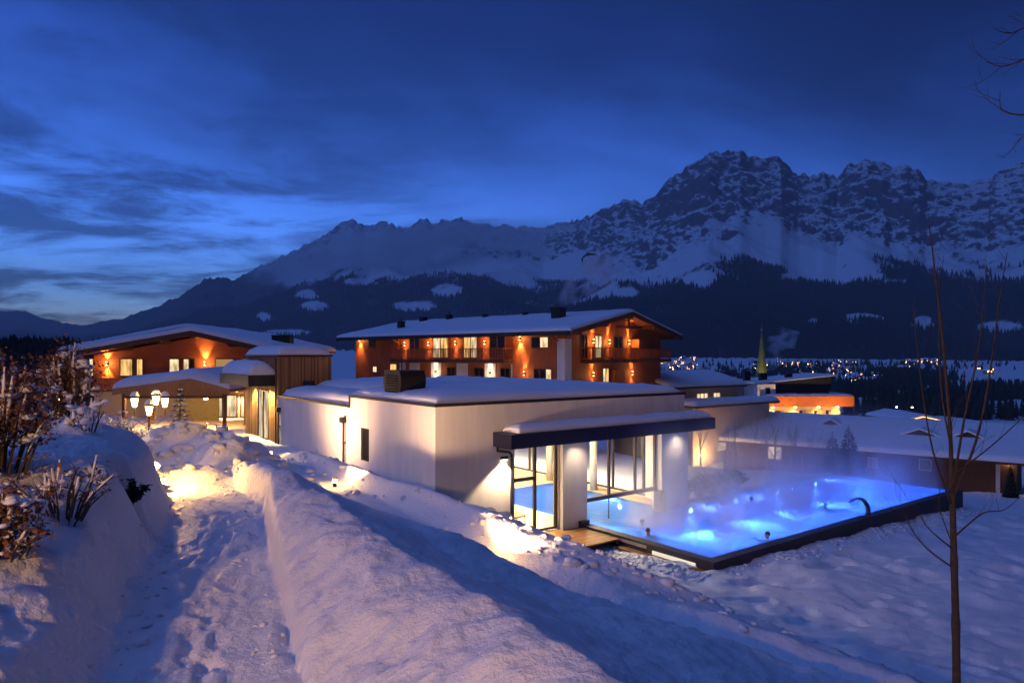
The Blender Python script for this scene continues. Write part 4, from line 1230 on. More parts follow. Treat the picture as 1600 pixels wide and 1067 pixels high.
    for k, (x, y, s, h) in enumerate(((2.1, 23.8, 0.3, 0.75), (2.8, 25.0, 0.16, 0.45), (7.3, 26.0, 0.35, 0.55), (7.6, 21.9, 0.3, 0.5), (7.8, 16.5, 0.22, 0.4), (7.8, 10.8, 0.22, 0.4))):
        v = thing('roof_vent', ['stubby roof vent with twin flues at the far end of the chalet', 'smallest dark pipe vent by the twin-flue stack', 'square vent on the ridge nearest the far gable', 'capped vent second along the chalet ridge',
                                'low vent at the middle of the chalet ridge', 'low ridge vent nearest the smoking chimney'][k], 'vent', group='vents on the chalet roof')
        roofbox(v, x, y, s, h, k in (0, 3))
    return t


CHALET = chalet()


def left_lodge():
    t = thing('gabled_lodge', 'low timber lodge with lit windows and snow-rimmed gable behind the lantern', 'lodge', (-26.0, 56.5, ZC - 5.1), 0.0)
    AX, AZ = 0.2, 6.95; LX, LZ = -9.6, 5.25; RX, RZ = 7.0, 5.42
    MB().prism([(-8.6, -1), (6.4, -1), (6.4, 5.3), (AX, 6.75), (-8.6, 5.2)], 'y', 0.0, 0.4).build('wall', WOODH, t)
    MB().box(6.1, 6.4, 0.4, 16, -1, 5.2).build('wall', WOODH, t); MB().box(-8.6, -8.3, 0.4, 16, -1, 5.1).build('wall', WOODH, t)
    for (x0, z0, x1, z1) in ((LX, LZ, AX, AZ), (AX, AZ, RX, RZ)):
        MB().prism([(x0, z0), (x1, z1), (x1, z1 + 0.22), (x0, z0 + 0.22)], 'y', -1.6, 17).build('roof', WOODRED, t)
        MB().prism([(x0, z0 - 0.16), (x1, z1 - 0.16), (x1, z1 + 0.225), (x0, z0 + 0.225)], 'y', -1.67, -1.605).build('barge_board', WOODDK, t)
    snow_sheet('roof_snow', t, LX, RX, -1.68, 17, lambda X, Y: np.where(X < AX, LZ + (AZ - LZ) * (X - LX) / (AX - LX), AZ + (RZ - AZ) * (X - AX) / (RX - AX)) + 0.23, 0.42, step=0.4, seed=41, lump=0.06, roundness=0.5, edge=0.2)
    for x in (-5.5, -2.4, AX, 3.2): 
        z = LZ + (AZ - LZ) * (x - LX) / (AX - LX) if x < AX else AZ + (RZ - AZ) * (x - AX) / (RX - AX)
        MB().box(x - 0.12, x + 0.12, -1.55, -0.004, z - 0.36, z - 0.03).build('purlin', WOODDK, t)
    def xz(u, v): q = hit(t, 'y', 0.0, u, v); return q.x, q.z
    for u0, u1, p in ((139, 147, [LITPALE]), (187, 208, [LITWARM]), (213, 224, [LITWARM]), (264, 281, [LITPALE]), (286, 305, [LITPALE, DARKGLASS]), (336, 366, [emat('curtain_glow', (0.9, 0.5, 0.2), 0.45)])):
        window(t, 'y', -0.002, xz(u0, 575)[0], xz(u1, 575)[0], xz(200, 588)[1], xz(200, 560)[1], -1, p, len(p), fm=WOODDK)
    for u in (168, 321): sconce(t, (xz(u, 568)[0], 0, xz(u, 568)[1]), (0, -1), 70, 60, (1, 0.52, 0.14), 70)
    # solid timber balcony front
    b = MB().box(-8.6, 6.4, -1.2, -0.004, 2.25, 2.4).build('balcony', WOODDK, t)
    me = MB().box(0, 0.235, -0.05, 0, 0, 0.86).mesh('board', WOODRED)
    for k in range(62): place('board', me, b, (-8.58 + k * 0.24, -1.2, 2.42))
    MB().box(-8.6, 6.4, -1.3, -1.16, 3.285, 3.36).build('hand_rail', WOODRED, b)
    # ground floor: pale wall with large lit windows
    MB().box(-8.5, 6.35, -0.10, -0.004, -1, 2.2).build('plinth_wall', mat('cream_plaster', (0.62, 0.5, 0.33), 0.8), t)
    for u0, u1, p in ((283, 314, [mat('cream_blind', (0.6, 0.5, 0.35), 0.8)]), (318, 350, [LITPALE, LITPALE]), (354, 372, [LITPALE]), (376, 392, [mat('cream_blind', (0.6, 0.5, 0.35), 0.8)])):
        window(t, 'y', -0.102, xz(u0, 630)[0], xz(u1, 630)[0], xz(300, 652)[1], xz(300, 616)[1], -1, p, len(p), fm=WOODDK, fw=0.1)
    for x in (1.0, 3.6): 
        spot_light('soffit_light', (x, -0.9, 2.2), (0, 0.2, -1), 700, PALE, 110, 0.7, 0.1, t)
        MB().lathe([(0.08, -0.012), (0.08, 0)], (x, -0.9, 2.245), 10).build('downlight', BULB, t)
    # soffit glow under the gable
    for nm, lb, x, y, s, h in (('chimney', 'low dark chimney on the lodge roof', -3.0, 5.5, 0.35, 0.8),):
        c = thing(nm, lb, 'chimney', (-26 + x, 56.5 + y, ZC - 5.1 + 6.6)); MB().box(-s, s, -s, s, -0.6, h).build('stack', DARKMETAL, c); MB().box(-s - .07, s + .07, -s - .07, s + .07, h + .002, h + .1).build('cap', DARKMETAL, c)
    c = thing('roof_plant', 'wide black ventilation box on the lodge roof', 'vent', (-26 + 5.3, 56.5 + 5.0, ZC - 5.1 + 5.7))
    MB().box(-0.75, 0.85, -0.6, 0.6, -0.4, 1.25).build('casing', DARKMETAL, c); MB().box(-0.8, 0.9, -0.65, 0.65, 1.252, 1.32).build('lid', DARKMETAL, c)
    # rear roof behind
    r = thing('rear_wing', 'long snow-covered roof rising behind the lit lodge', 'building', (-36, 76, ZC - 5.1))
    MB().box(-13, 11, 0, 12, -1, 5.6).build('wall', WOODDK, r)
    MB().prism([(-14, 5.5), (0, 8.1), (12, 5.9), (12, 6.1), (0, 8.35), (-14, 5.75)], 'y', -1, 13).build('roof', WOODDK, r)
    snow_sheet('roof_snow', r, -14, 12, -1, 13, lambda X, Y: np.where(X < 0, 5.75 + 2.6 * (X + 14) / 14, 8.35 - 2.25 * X / 12), 0.45, step=0.6, seed=43, lump=0.08, roundness=0.6)
    return t


left_lodge()


def porch():
    t = thing('porch', 'low timber porch with a thick pillow of snow over the lodge entrance', 'porch', (-22.6, 46.5, ZC - 5.0))
    L0, L1, AX = -4.6, 3.4, 0.7
    pr = lambda x: 2.62 + 0.72 * (1 - abs(x - AX) / (AX - L0 if x < AX else L1 - AX))
    for x0, x1 in ((L0, AX), (AX, L1)):
        MB().prism([(x0, pr(x0)), (x1, pr(x1)), (x1, pr(x1) + 0.16), (x0, pr(x0) + 0.16)], 'y', 0, 8.0).build('roof', WOODRED, t)
        MB().prism([(x0, pr(x0) - 0.25), (x1, pr(x1) - 0.25), (x1, pr(x1) + 0.165), (x0, pr(x0) + 0.165)], 'y', -0.08, -0.003).build('barge_board', WOODTAN, t)
    MB().prism([(L0 + 0.5, 2.3), (L1 - 0.5, 2.3), (L1 - .5, pr(L1 - .5) - 0.03), (AX, pr(AX) - 0.03), (L0 + .5, pr(L0 + .5) - .03)], 'y', 0.25, 0.4).build('gable_panel', WOODTAN, t)
    snow_sheet('roof_snow', t, L0, L1, -0.06, 8.0, lambda X, Y: 2.79 + 0.72 * (1 - np.abs(X - AX) / np.where(X < AX, AX - L0, L1 - AX)), 0.72, step=0.25, seed=47, lump=0.10, roundness=1.0)
    for x in (-4.0, 2.9):
        for y in (0.3, 4.0): MB().box(x - 0.1, x + 0.1, y - 0.1, y + 0.1, -0.6, 2.6).build('post', WOODDK, t)
    MB().box(-4.0, 2.9, 0.2, 0.4, 2.14, 2.298).build('beam', WOODDK, t)
    for x in (-2.2, 1.2):
        o = MB().lathe([(0.05, 0), (0.14, -0.1), (0.14, -0.28), (0.06, -0.32)], (x, 1.2, 2.3), 10).build('hanging_lamp', BULB, t)
        point_light('hanging_lamp_light', (x, 1.2, 1.85), 700, (1.0, 0.55, 0.16), 0.12, t)
    MB().box(-4.2, -0.6, 7.5, 7.6, -0.6, 2.6).build('back_panel', mat('green_board', (0.2, 0.2, 0.12), 0.7, var=0.2), t)
    return t


porch()


# ------------------------------------------------------------------ lamps along the paths
def lantern_post():
    x, y = -12.75, 24.0
    z = G(x, y); top = ZC - 1.55
    t = thing('lantern_post', 'glowing multi-armed garden lantern on a post by the snowy path', 'lamp', (x, y, z))
    h = top - z
    MB().tube([(0, 0, -0.3), (0, 0, h - 0.5)], [0.055, 0.04], 8).build('post', LAMPBODY, t)
    for k, (dx, dy, dz) in enumerate(((-0.52, 0.0, 0.05), (0.10, -0.20, -0.22), (0.52, 0.05, 0.05), (0.0, 0.45, 0.10))):
        MB().tube([(0, 0, h - 0.7), (dx * 0.5, dy * 0.5, h - 0.82), (dx, dy, h - 0.62), (dx, dy, h - 0.28 + dz)], 0.018, 6).build('arm', LAMPBODY, t)
        hd = MB().lathe([(0.07, 0), (0.13, 0.28), (0.12, 0.30)], (dx, dy, h - 0.27 + dz), 6).build('lantern', BULB, t)
        MB().lathe([(0.17, 0.302), (0.05, 0.42), (0.015, 0.48)], (dx, dy, h - 0.27 + dz), 6).build('cap', LAMPBODY, hd)
        MB().lathe([(0.17, 0.36), (0.10, 0.50), (0.02, 0.53)], (dx, dy, h - 0.25 + dz), 8).build('snow_cap', SNOWR, hd)
        point_light('lantern_light', (dx, dy, h - 0.10 + dz), 420, (1.0, 0.55, 0.13), 0.13, t)


lantern_post()


def street_lamp_uphill():
    # the lane lamp up the slope behind the camera; its light rakes the banks from the upper left
    x, y = -6.5, -9.0
    t = thing('street_lamp', 'tall lane lamp up the slope behind the viewpoint', 'lamp', (x, y, ZC - 1.5))
    MB().tube([(0, 0, -0.5), (0, 0, 4.0), (0.1, 0.1, 4.3), (0.5, 0.6, 4.4)], [0.07, 0.05, 0.04, 0.03], 8).build('post', LAMPBODY, t)
    MB().box(0.4, 0.75, 0.55, 0.95, 4.30, 4.42).build('head', LAMPBODY, t)
    MB().box(0.45, 0.70, 0.60, 0.90, 4.285, 4.299).build('lens', BULB, t)
    spot_light('street_lamp_light', (0.58, 0.75, 4.26), (0.32, 0.9, -0.26), 6500, (1.0, 0.52, 0.20), 140, 0.7, 0.45, t)


street_lamp_uphill()


def bollards():
    for k, (x, y, pw, lab, hh, col) in enumerate(((-7.2, 14.0, 330, 'path lamp tucked behind the big snow mound', 0.34, (1.0, 0.50, 0.11)), (-0.6, 13.4, 330, 'short lamp glowing in the trench below the pool house', 0.22, (1.0, 0.70, 0.32)),
                                       (-5.4, 20.8, 450, 'short lamp glowing in the trench beside the white wall', 0.22, (1.0, 0.70, 0.32)), (-9.5, 14.3, 170, 'small round lamp shining behind the snow-laden shrubs', 0.75, (1.0, 0.55, 0.14)),
                                       (-10.4, 29.4, 420, 'short lamp in the trench near the entrance block', 0.22, (1.0, 0.68, 0.3)))):
        z = G(x, y) if k else ZC - 2.85
        t = thing('path_lamp', lab, 'lamp', (x, y, z - 0.1), group='lamps along the paths')
        MB().lathe([(0.06, 0), (0.06, hh), (0.075, hh + 0.01)], n=10).build('post', LAMPBODY, t)
        MB().lathe([(0.07, hh + 0.012), (0.07, hh + 0.12)], n=10).build('lens', BULB, t)
        MB().lathe([(0.09, hh + 0.122), (0.05, hh + 0.17)], n=10).build('cap', LAMPBODY, t)
        if k in (1, 2, 4):      # trench lamps throw their light at the white wall
            spot_light('path_lamp_light', (0, 0, hh + 0.30), (0.72, 0.62, 0.50), pw * 5.2, (1.0, 0.58, 0.30), 118, 1.0, 0.06, t)
            point_light('path_lamp_glow', (0, 0, hh + 0.30), pw * 0.16, (1.0, 0.52, 0.16), 0.06, t)
        else:
            point_light('path_lamp_light', (0, 0, hh + 0.35), pw, col, 0.06, t)


bollards()


# ------------------------------------------------------------------ neighbouring buildings
def neighbours():
    # large pale house behind the steam
    cream = mat('cream_render', (0.55, 0.47, 0.40), 0.85, var=0.08, scale=0.6)
    t = thing('guest_house', 'large pale guest house with lit windows seen through the steam', 'house', (17.6, 66.5, ZC - 13.2), ROT)
    MB().box(0, 13, 0, 11, -1, 8.2).build('wall', cream, t)
    MB().box(-0.6, 13.6, -0.9, 3.2, 8.202, 8.42).build('roof', WOODDK, t)
    snow_sheet('roof_snow', t, -0.6, 13.6, -0.9, 3.2, lambda X, Y: 8.422 + 0 * X, 0.45, step=0.4, seed=51, roundness=0.6)
    MB().box(0.2, 12, 3.2, 11, 8.21, 9.9).build('upper_wall', cream, t)
    MB().prism([(2.4, 9.9), (7.2, 11.05), (12, 9.9), (12, 10.1), (7.2, 11.3), (2.4, 10.1)], 'x', -0.6, 12.6).build('roof', WOODDK, t)
    snow_sheet('roof_snow', t, -0.6, 12.6, 2.4, 12, lambda X, Y: 11.3 - 0.25 * np.abs(Y - 7.2), 0.4, step=0.5, seed=53, roundness=0.5)
    def xz(u, v, y=0.0): q = hit(t, 'y', y, u, v); return q.x, q.z
    for u0, u1, v0, v1, y, p, n, bars in ((1088, 1106, 614, 624, 3.2, LITPALE, 3, 0), (1114, 1125, 613, 622, 3.2, LITPALE, 2, 0), (1120, 1140, 688, 704, 0, LITPALE, 2, 2)):
        window(t, 'y', y - 0.002, xz(u0, v0, y)[0], xz(u1, v0, y)[0], xz((u0 + u1) / 2, v1, y)[1], xz((u0 + u1) / 2, v0, y)[1], -1, p, n, fm=mat('white_frame', (0.6, 0.55, 0.5), 0.6), bars=bars)
    for u0, u1, p in ((1095, 1103, LITPALE), (1107, 1130, LITPALE), (1134, 1150, LITWARM), (1161, 1182, LITPALE)):
        window(t, 'y', -0.002, xz(u0, 735)[0], xz(u1, 735)[0], xz((u0 + u1) / 2, 744)[1], xz((u0 + u1) / 2, 722)[1], -1, p, 3, fm=mat('white_frame', (0.6, 0.55, 0.5), 0.6), bars=2)
    for x in (1.0, 8.0): 
        MB().box(x - 0.1, x + 0.1, -0.25, -0.004, 3.4, 3.6).build('wall_lamp', BULB, t)
        point_light('wall_lamp_light', (x, -1.2, 3.2), 800, WARM, 0.15, t)

    # long low dark house on the right
    t = thing('long_house', 'long dark timber house under a wide snow roof beyond the pool', 'house', (40.7, 55.0, ZC - 11.4), math.atan2(0.791, 0.611))
    EV = 2.95
    MB().box(0, 18, 0, 27, -2, EV).build('wall', WOODDK, t)
    rz = lambda x: EV + 0.18 * (9.5 - abs(x - 9.5)) 
    for a, b in ((-1.1, 9.5), (9.5, 20)):
        MB().prism([(a, rz(a)), (b, rz(b)), (b, rz(b) + 0.2), (a, rz(a) + 0.2)], 'y', -1.4, 28.4).build('roof', WOODDK, t)
    MB().prism([(0, EV), (18, EV), (9.5, rz(9.5) - 0.01)], 'y', 0.0, 0.3).build('gable_wall', WOODRED, t)
    snow_sheet('roof_snow', t, -1.12, 20, -1.45, 28.4, lambda X, Y: EV + 0.205 + 0.18 * (9.5 - np.abs(X - 9.5)), 0.42, step=0.5, seed=57, lump=0.07, roundness=0.5, edge=0.15)
    def yz(u, v): q = hit(t, 'x', 0.0, u, v); return q.y, q.z
    wf = mat('white_frame', (0.6, 0.55, 0.5), 0.6)
    for u0, u1, v0, v1, p, n, bars in ((1200, 1222, 697, 718, LITPALE, 2, 2), (1356, 1372, 714, 731, mat('pale_shutter', (0.35, 0.3, 0.3), 0.7), 1, 0), (1436, 1456, 717, 735, mat('grey_curtain', (0.2, 0.17, 0.18), 0.7), 1, 0)):
        window(t, 'x', -0.002, yz(u1, v0)[0], yz(u0, v0)[0], yz((u0 + u1) / 2, v1)[1], yz((u0 + u1) / 2, v0)[1], -1, p, n, fm=wf, bars=bars)
    MB().box(-0.25, -0.004, yz(1563, 730)[0], yz(1561, 730)[0] + 0.2, -1, EV).build('post', wf, t)
    MB().box(-0.3, -0.1, yz(1577, 723)[0] - 0.1, yz(1577, 723)[0] + 0.1, EV - 0.25, EV - 0.1).build('wall_lamp', BULB, t)
    # dormer vents half buried in the roof snow
    for k, (x, y, w) in enumerate(((6.0, 15.2, 0.9), (4.2, 7.2, 1.4), (4.4, 3.6, 1.1))):
        d = MB().prism([(-w, 0), (w, 0), (0, 0.55)], 'x', -0.5, 1.6).build('dormer', WOODDK, t); d.location = (x, y, rz(x) + 0.45)
        MB().prism([(-w - 0.2, -0.05), (0, 0.58), (w + 0.2, -0.05), (w + 0.2, 0.1), (0, 0.75), (-w - 0.2, 0.1)], 'x', -0.7, 1.6).build('dormer_snow', SNOWR, d)

    # modern house with orange fascia
    t = thing('orange_trimmed_house', 'modern house with a bright orange fascia band and dark upper storey', 'house', (42.0, 113.0, ZC - 11.5), 0.06)
    ylw = mat('yellow_render', (0.55, 0.43, 0.2), 0.8)
    MB().box(-2.5, 13.0, 0.6, 12, -2, 3.2).build('wall', ylw, t)
    MB().box(0, 14.8, -0.6, 12.4, 3.2, 4.95).build('fascia', mat('orange_panel', (0.75, 0.19, 0.03), 0.5), t)
    snow_sheet('roof_snow', t, 0.1, 14.7, -0.5, 12.3, lambda X, Y: 4.952 + 0 * X, 0.35, step=0.6, seed=61)
    MB().prism([(2, 4.96), (11.5, 4.96), (12.2, 8.2), (1.2, 7.3)], 'y', 1.5, 10).build('upper_storey', DARKMETAL, t)
    MB().box(-1.2, 1.9, 0.55, 6, 3.21, 6.9).build('stair_block', PLASTER, t)
    window(t, 'y', 0.548, 0.2, 1.0, 4.2, 6.3, -1, DARKGLASS, 1)
    snow_sheet('roof_snow', t, -5, 12.4, 1.0, 11, lambda X, Y: 7.0 + 0.10 * np.clip(X, 0, 20), 0.4, step=0.6, seed=62)
    MB().box(-5, 1.15, 6.2, 10, 3.0, 6.98).build('rear_block', cream, t)
    for x0, x1 in ((-2.2, -0.2), (2.0, 3.4), (6.0, 7.0), (8.6, 9.4), (10.6, 11.4)):
        window(t, 'y', 0.598, x0, x1, 0.9, 2.5, -1, [DARKGLASS, mat('pale_shutter', (0.35, 0.3, 0.3), 0.7)], 2)
    for x in (1.2, 5, 9, 12.2):
        MB().box(x - 0.15, x + 0.15, -0.2, 0.1, 3.05, 3.195).build('downlight', BULB, t)
        spot_light('downlight_light', (x, -0.1, 3.0), (0, 0.25, -1), 500, (1, 0.7, 0.25), 110, 0.6, 0.1, t)
    for x in (3.0, 11.0):        # floodlights added on the forecourt to brighten the fascia
        MB().lathe([(0.12, 0), (0.18, 0.25)], (x, -5.0, 0.6), 8).build('floodlight', LAMPBODY, t)
        spot_light('floodlight_beam', (x, -5.0, 0.95), (0, 4.4, 3.2), 2200, (1, 0.62, 0.25), 110, 0.9, 0.2, t)
    for x, w, h in ((-1.8, 0.5, 1.6), (1.0, 0.6, 1.3), (5.5, 0.5, 1.2)):
        MB().box(x - w, x + w, 3, 3.9, 6.8, 7.4 + h).build('chimney', DARKMETAL, t)

    # two cabins with light strips along the gables
    strip = emat('led_strip', (1.0, 0.62, 0.25), 3.0)
    for k, (u, v, Y, w) in enumerate(((1443, 650, 86, 2.6), (1536, 662, 84, 2.5))):
        p = P(u, v, Y)
        t = thing('light_trimmed_cabin', ['cabin whose taller gable is edged with a glowing light strip', 'cabin at the far right with a light strip on its lower gable'][k], 'cabin', (p.x, p.y, p.z - 3.4), 0.05, 'cabins edged with light strips')
        MB().prism([(-w + 0.5, -2), (w - 0.5, -2), (w - 0.5, 2.95), (0, 3.3), (-w + 0.5, 2.95)], 'y', 0.8, 8).build('wall', WOODRED, t)
        for s in (-1, 1):
            MB().prism([(0, 3.25), (s * w, 2.72), (s * w, 2.86), (0, 3.4)], 'y', 0, 8.5).build('roof', WOODRED, t)
            MB().prism([(0, 3.26), (s * w, 2.73), (s * w, 2.81), (0, 3.35)], 'y', -0.06, -0.004).build('light_strip', strip, t)
        snow_sheet('roof_snow', t, -w, w, 0.02, 8.5, lambda X, Y: 3.402 - 0.21 * np.abs(X) * (2.6 / 2.6), 0.35, step=0.3, seed=66 + k, roundness=0.4)
        point_light('strip_light', (0, -0.5, 2.6), 60, WARM, 0.2, t)

    # church
    x, y = 69.5, 190.0
    g = ZC - 24
    t = thing('church', 'church tower with a slender pointed gilded-green spire', 'church', (x, y, g))
    MB().box(-2.4, 2.4, -2.4, 2.4, -2, 18.2).build('tower', mat('church_plaster', (0.5, 0.45, 0.38), 0.8), t)
    MB().lathe([(1.9, 18.2), (1.55, 19.6), (1.0, 23.4), (0.45, 28.2), (0.10, 31.0)], n=8).build('spire', mat('copper_spire', (0.22, 0.25, 0.06), 0.5, var=0.2, scale=1), t)
    f = MB().lathe([(0.05, 30.9), (0.30, 31.3), (0.30, 31.6), (0.05, 31.9)], n=10).build('ball', mat('gilt', (0.6, 0.5, 0.25), 0.3, metal=1), t)
    MB().box(-0.05, 0.05, -0.05, 0.05, 31.9, 33.6).box(-0.4, 0.4, -0.045, 0.045, 32.8, 32.95).build('cross', mat('gilt', (0.6, 0.5, 0.25), 0.3, metal=1), t)
    MB().box(-2.9, 4.5, 2.41, 16, -2, 12).build('nave', mat('church_plaster', (0.5, 0.45, 0.38), 0.8), t)
    MB().lathe([(0.2, 0), (0.25, 0.3)], (-3, -6, 14), 8).build('floodlight', LAMPBODY, t)
    spot_light('floodlight_beam', (-3, -7, 14.5), (0.25, 0.6, 0.95), 2200, (1, 0.8, 0.3), 60, 0.6, 0.3, t)


neighbours()


def village():
    rng = random.Random(12)
    white = mat('village_wall', (0.42, 0.38, 0.34), 0.85); brown = mat('village_timber', (0.12, 0.06, 0.03), 0.8)
    lit = emat('village_window', (1.0, 0.56, 0.22), 8.0); litp = emat('village_lamp', (1.0, 0.66, 0.34), 30.0)
    wall_m = MB().box(-5, 5, -4.5, 4.5, -3, 3.2).mesh('wall', white)
    up_m = MB().prism([(-5.02, 3.2), (5.02, 3.2), (5.02, 5.2), (0, 7.2), (-5.02, 5.2)], 'y', -4.52, 4.52).mesh('upper_wall', brown)
    roof_m = MB().prism([(-6.2, 4.8), (0, 7.3), (6.2, 4.8), (6.2, 5.3), (0, 7.9), (-6.2, 5.3)], 'y', -6, 6).mesh('roof', SNOWR)
    win_m = MB().box(-0.7, 0.7, -0.06, 0.0, -0.8, 0.8).mesh('window', lit)
    dark_m = MB().box(-0.7, 0.7, -0.06, 0.0, -0.8, 0.8).mesh('window', DARKGLASS)
    clusters = [(1057, 1650, 30, 260, 20), (1180, 1500, 25, 200, 7), (1215, 1650, 35, 250, 9), (1290, 1450, 45, 230, 24), (1350, 1050, 30, 160, 16), (1400, 1250, 40, 180, 12), (1440, 1700, 32, 100, 14), (1320, 850, 30, 60, 7), (1510, 1300, 40, 150, 4)]
    where = ['in the cluster just right of the chalet gable', 'just left of the village strip, by the church spire', 'behind the church spire', 'in the dense strip right of the church spire', 'in the near scatter below the village strip', 'at the right end of the village strip', 'in the bright hamlet on the far rise', 'nearest the orange-trimmed house', 'standing apart behind the young tree']
    n = 0
    pos = []
    cid = []
    for ci, (cu, cy, su, sy, k) in enumerate(clusters):
        tries = 0
        while k and tries < 400:
            tries += 1
            y = cy + rng.uniform(-1, 1) * sy; u = cu + rng.uniform(-1, 1) * su; x = (u - 800) / F * y
            if all((x - a) ** 2 + (y - b) ** 2 > 17 ** 2 for a, b in pos): pos.append((x, y)); cid.append(ci); k -= 1
    xs = np.array(pos); zs = ZC + ground(xs[:, 0], xs[:, 1], False)
    for (x, y), z, ci in zip(pos, zs, cid):
        t = thing('village_house', 'tiny snow-roofed house ' + where[ci], 'house', (x, y, z), rng.uniform(-0.9, 0.9), 'village houses ' + where[ci])
        s = rng.uniform(0.8, 1.35); t.scale = (s, s, s)
        place('wall', wall_m, t); place('upper_wall', up_m, t); place('roof', roof_m, t)
        for wx, wz in ((-3, 1.4), (0, 1.4), (3, 1.4), (-2, 4.2), (2, 4.2)):
            place('window', win_m if rng.random() < 0.5 else dark_m, t, (wx, -4.53 if wz > 3 else -4.51, wz))
    lp = MB().tube([(0, 0, -1), (0, 0, 7)], 0.09, 5).mesh('post', LAMPBODY); lh = MB().lathe([(0.15, 0), (0.45, 0.25), (0.15, 0.5)], n=8).mesh('lamp_head', litp)
    ps = []
    lid = []
    for ci, (cu, cy, su, sy, k) in enumerate(clusters):
        for i in range(max(2, int(k * 0.55))):
            y = cy + rng.uniform(-1, 1) * sy; ps.append(((cu + rng.uniform(-1, 1) * su * 1.1 - 800) / F * y, y)); lid.append('glowing street lamp ' + where[ci])
    for k in range(7):      # lane lamps below the long house
        yy = rng.uniform(260, 420); ps.append(((1400 + rng.uniform(-45, 45) - 800) / F * yy, yy)); lid.append('bright lane lamp just beyond the long dark house')
    q = np.array(ps); zs = ZC + ground(q[:, 0], q[:, 1], False)
    for (x, y), z, lb in zip(ps, zs, lid):
        t = thing('street_lamp', lb, 'lamp', (x, y, z), 0, lb.replace('lamp', 'lamps', 1))
        place('post', lp, t); place('lamp_head', lh, t, (0, 0, 7))


village()


# ------------------------------------------------------------------ trees and shrubs
def grow(mb, p, d, ln, r, depth, rng, n=5, bend=0.25, up=0.12, split=(2, 3), ratio=0.68):
    p = Vector(p); d = Vector(d).normalized(); pts = [p]; k = 4
    for i in range(k):
        d = (d + Vector((rng.uniform(-bend, bend), rng.uniform(-bend, bend), rng.uniform(-bend, bend) + up)) * 0.5).normalized()
        pts.append(pts[-1] + d * ln / k)
    mb.tube(pts, [r * (1 - 0.55 * i / k) for i in range(k + 1)], n if depth > 1 else 4)
    if depth > 0:
        for j in range(rng.randint(*split)):
            q = pts[rng.choice((2, 3, 4)) if j else 4]
            a = Vector((rng.uniform(-1, 1), rng.uniform(-1, 1), rng.uniform(-0.3, 0.8)))
            grow(mb, q, d * 0.9 + a * 0.75, ln * ratio * rng.uniform(0.75, 1.15), r * 0.48, depth - 1, rng, n, bend, up, split, ratio)


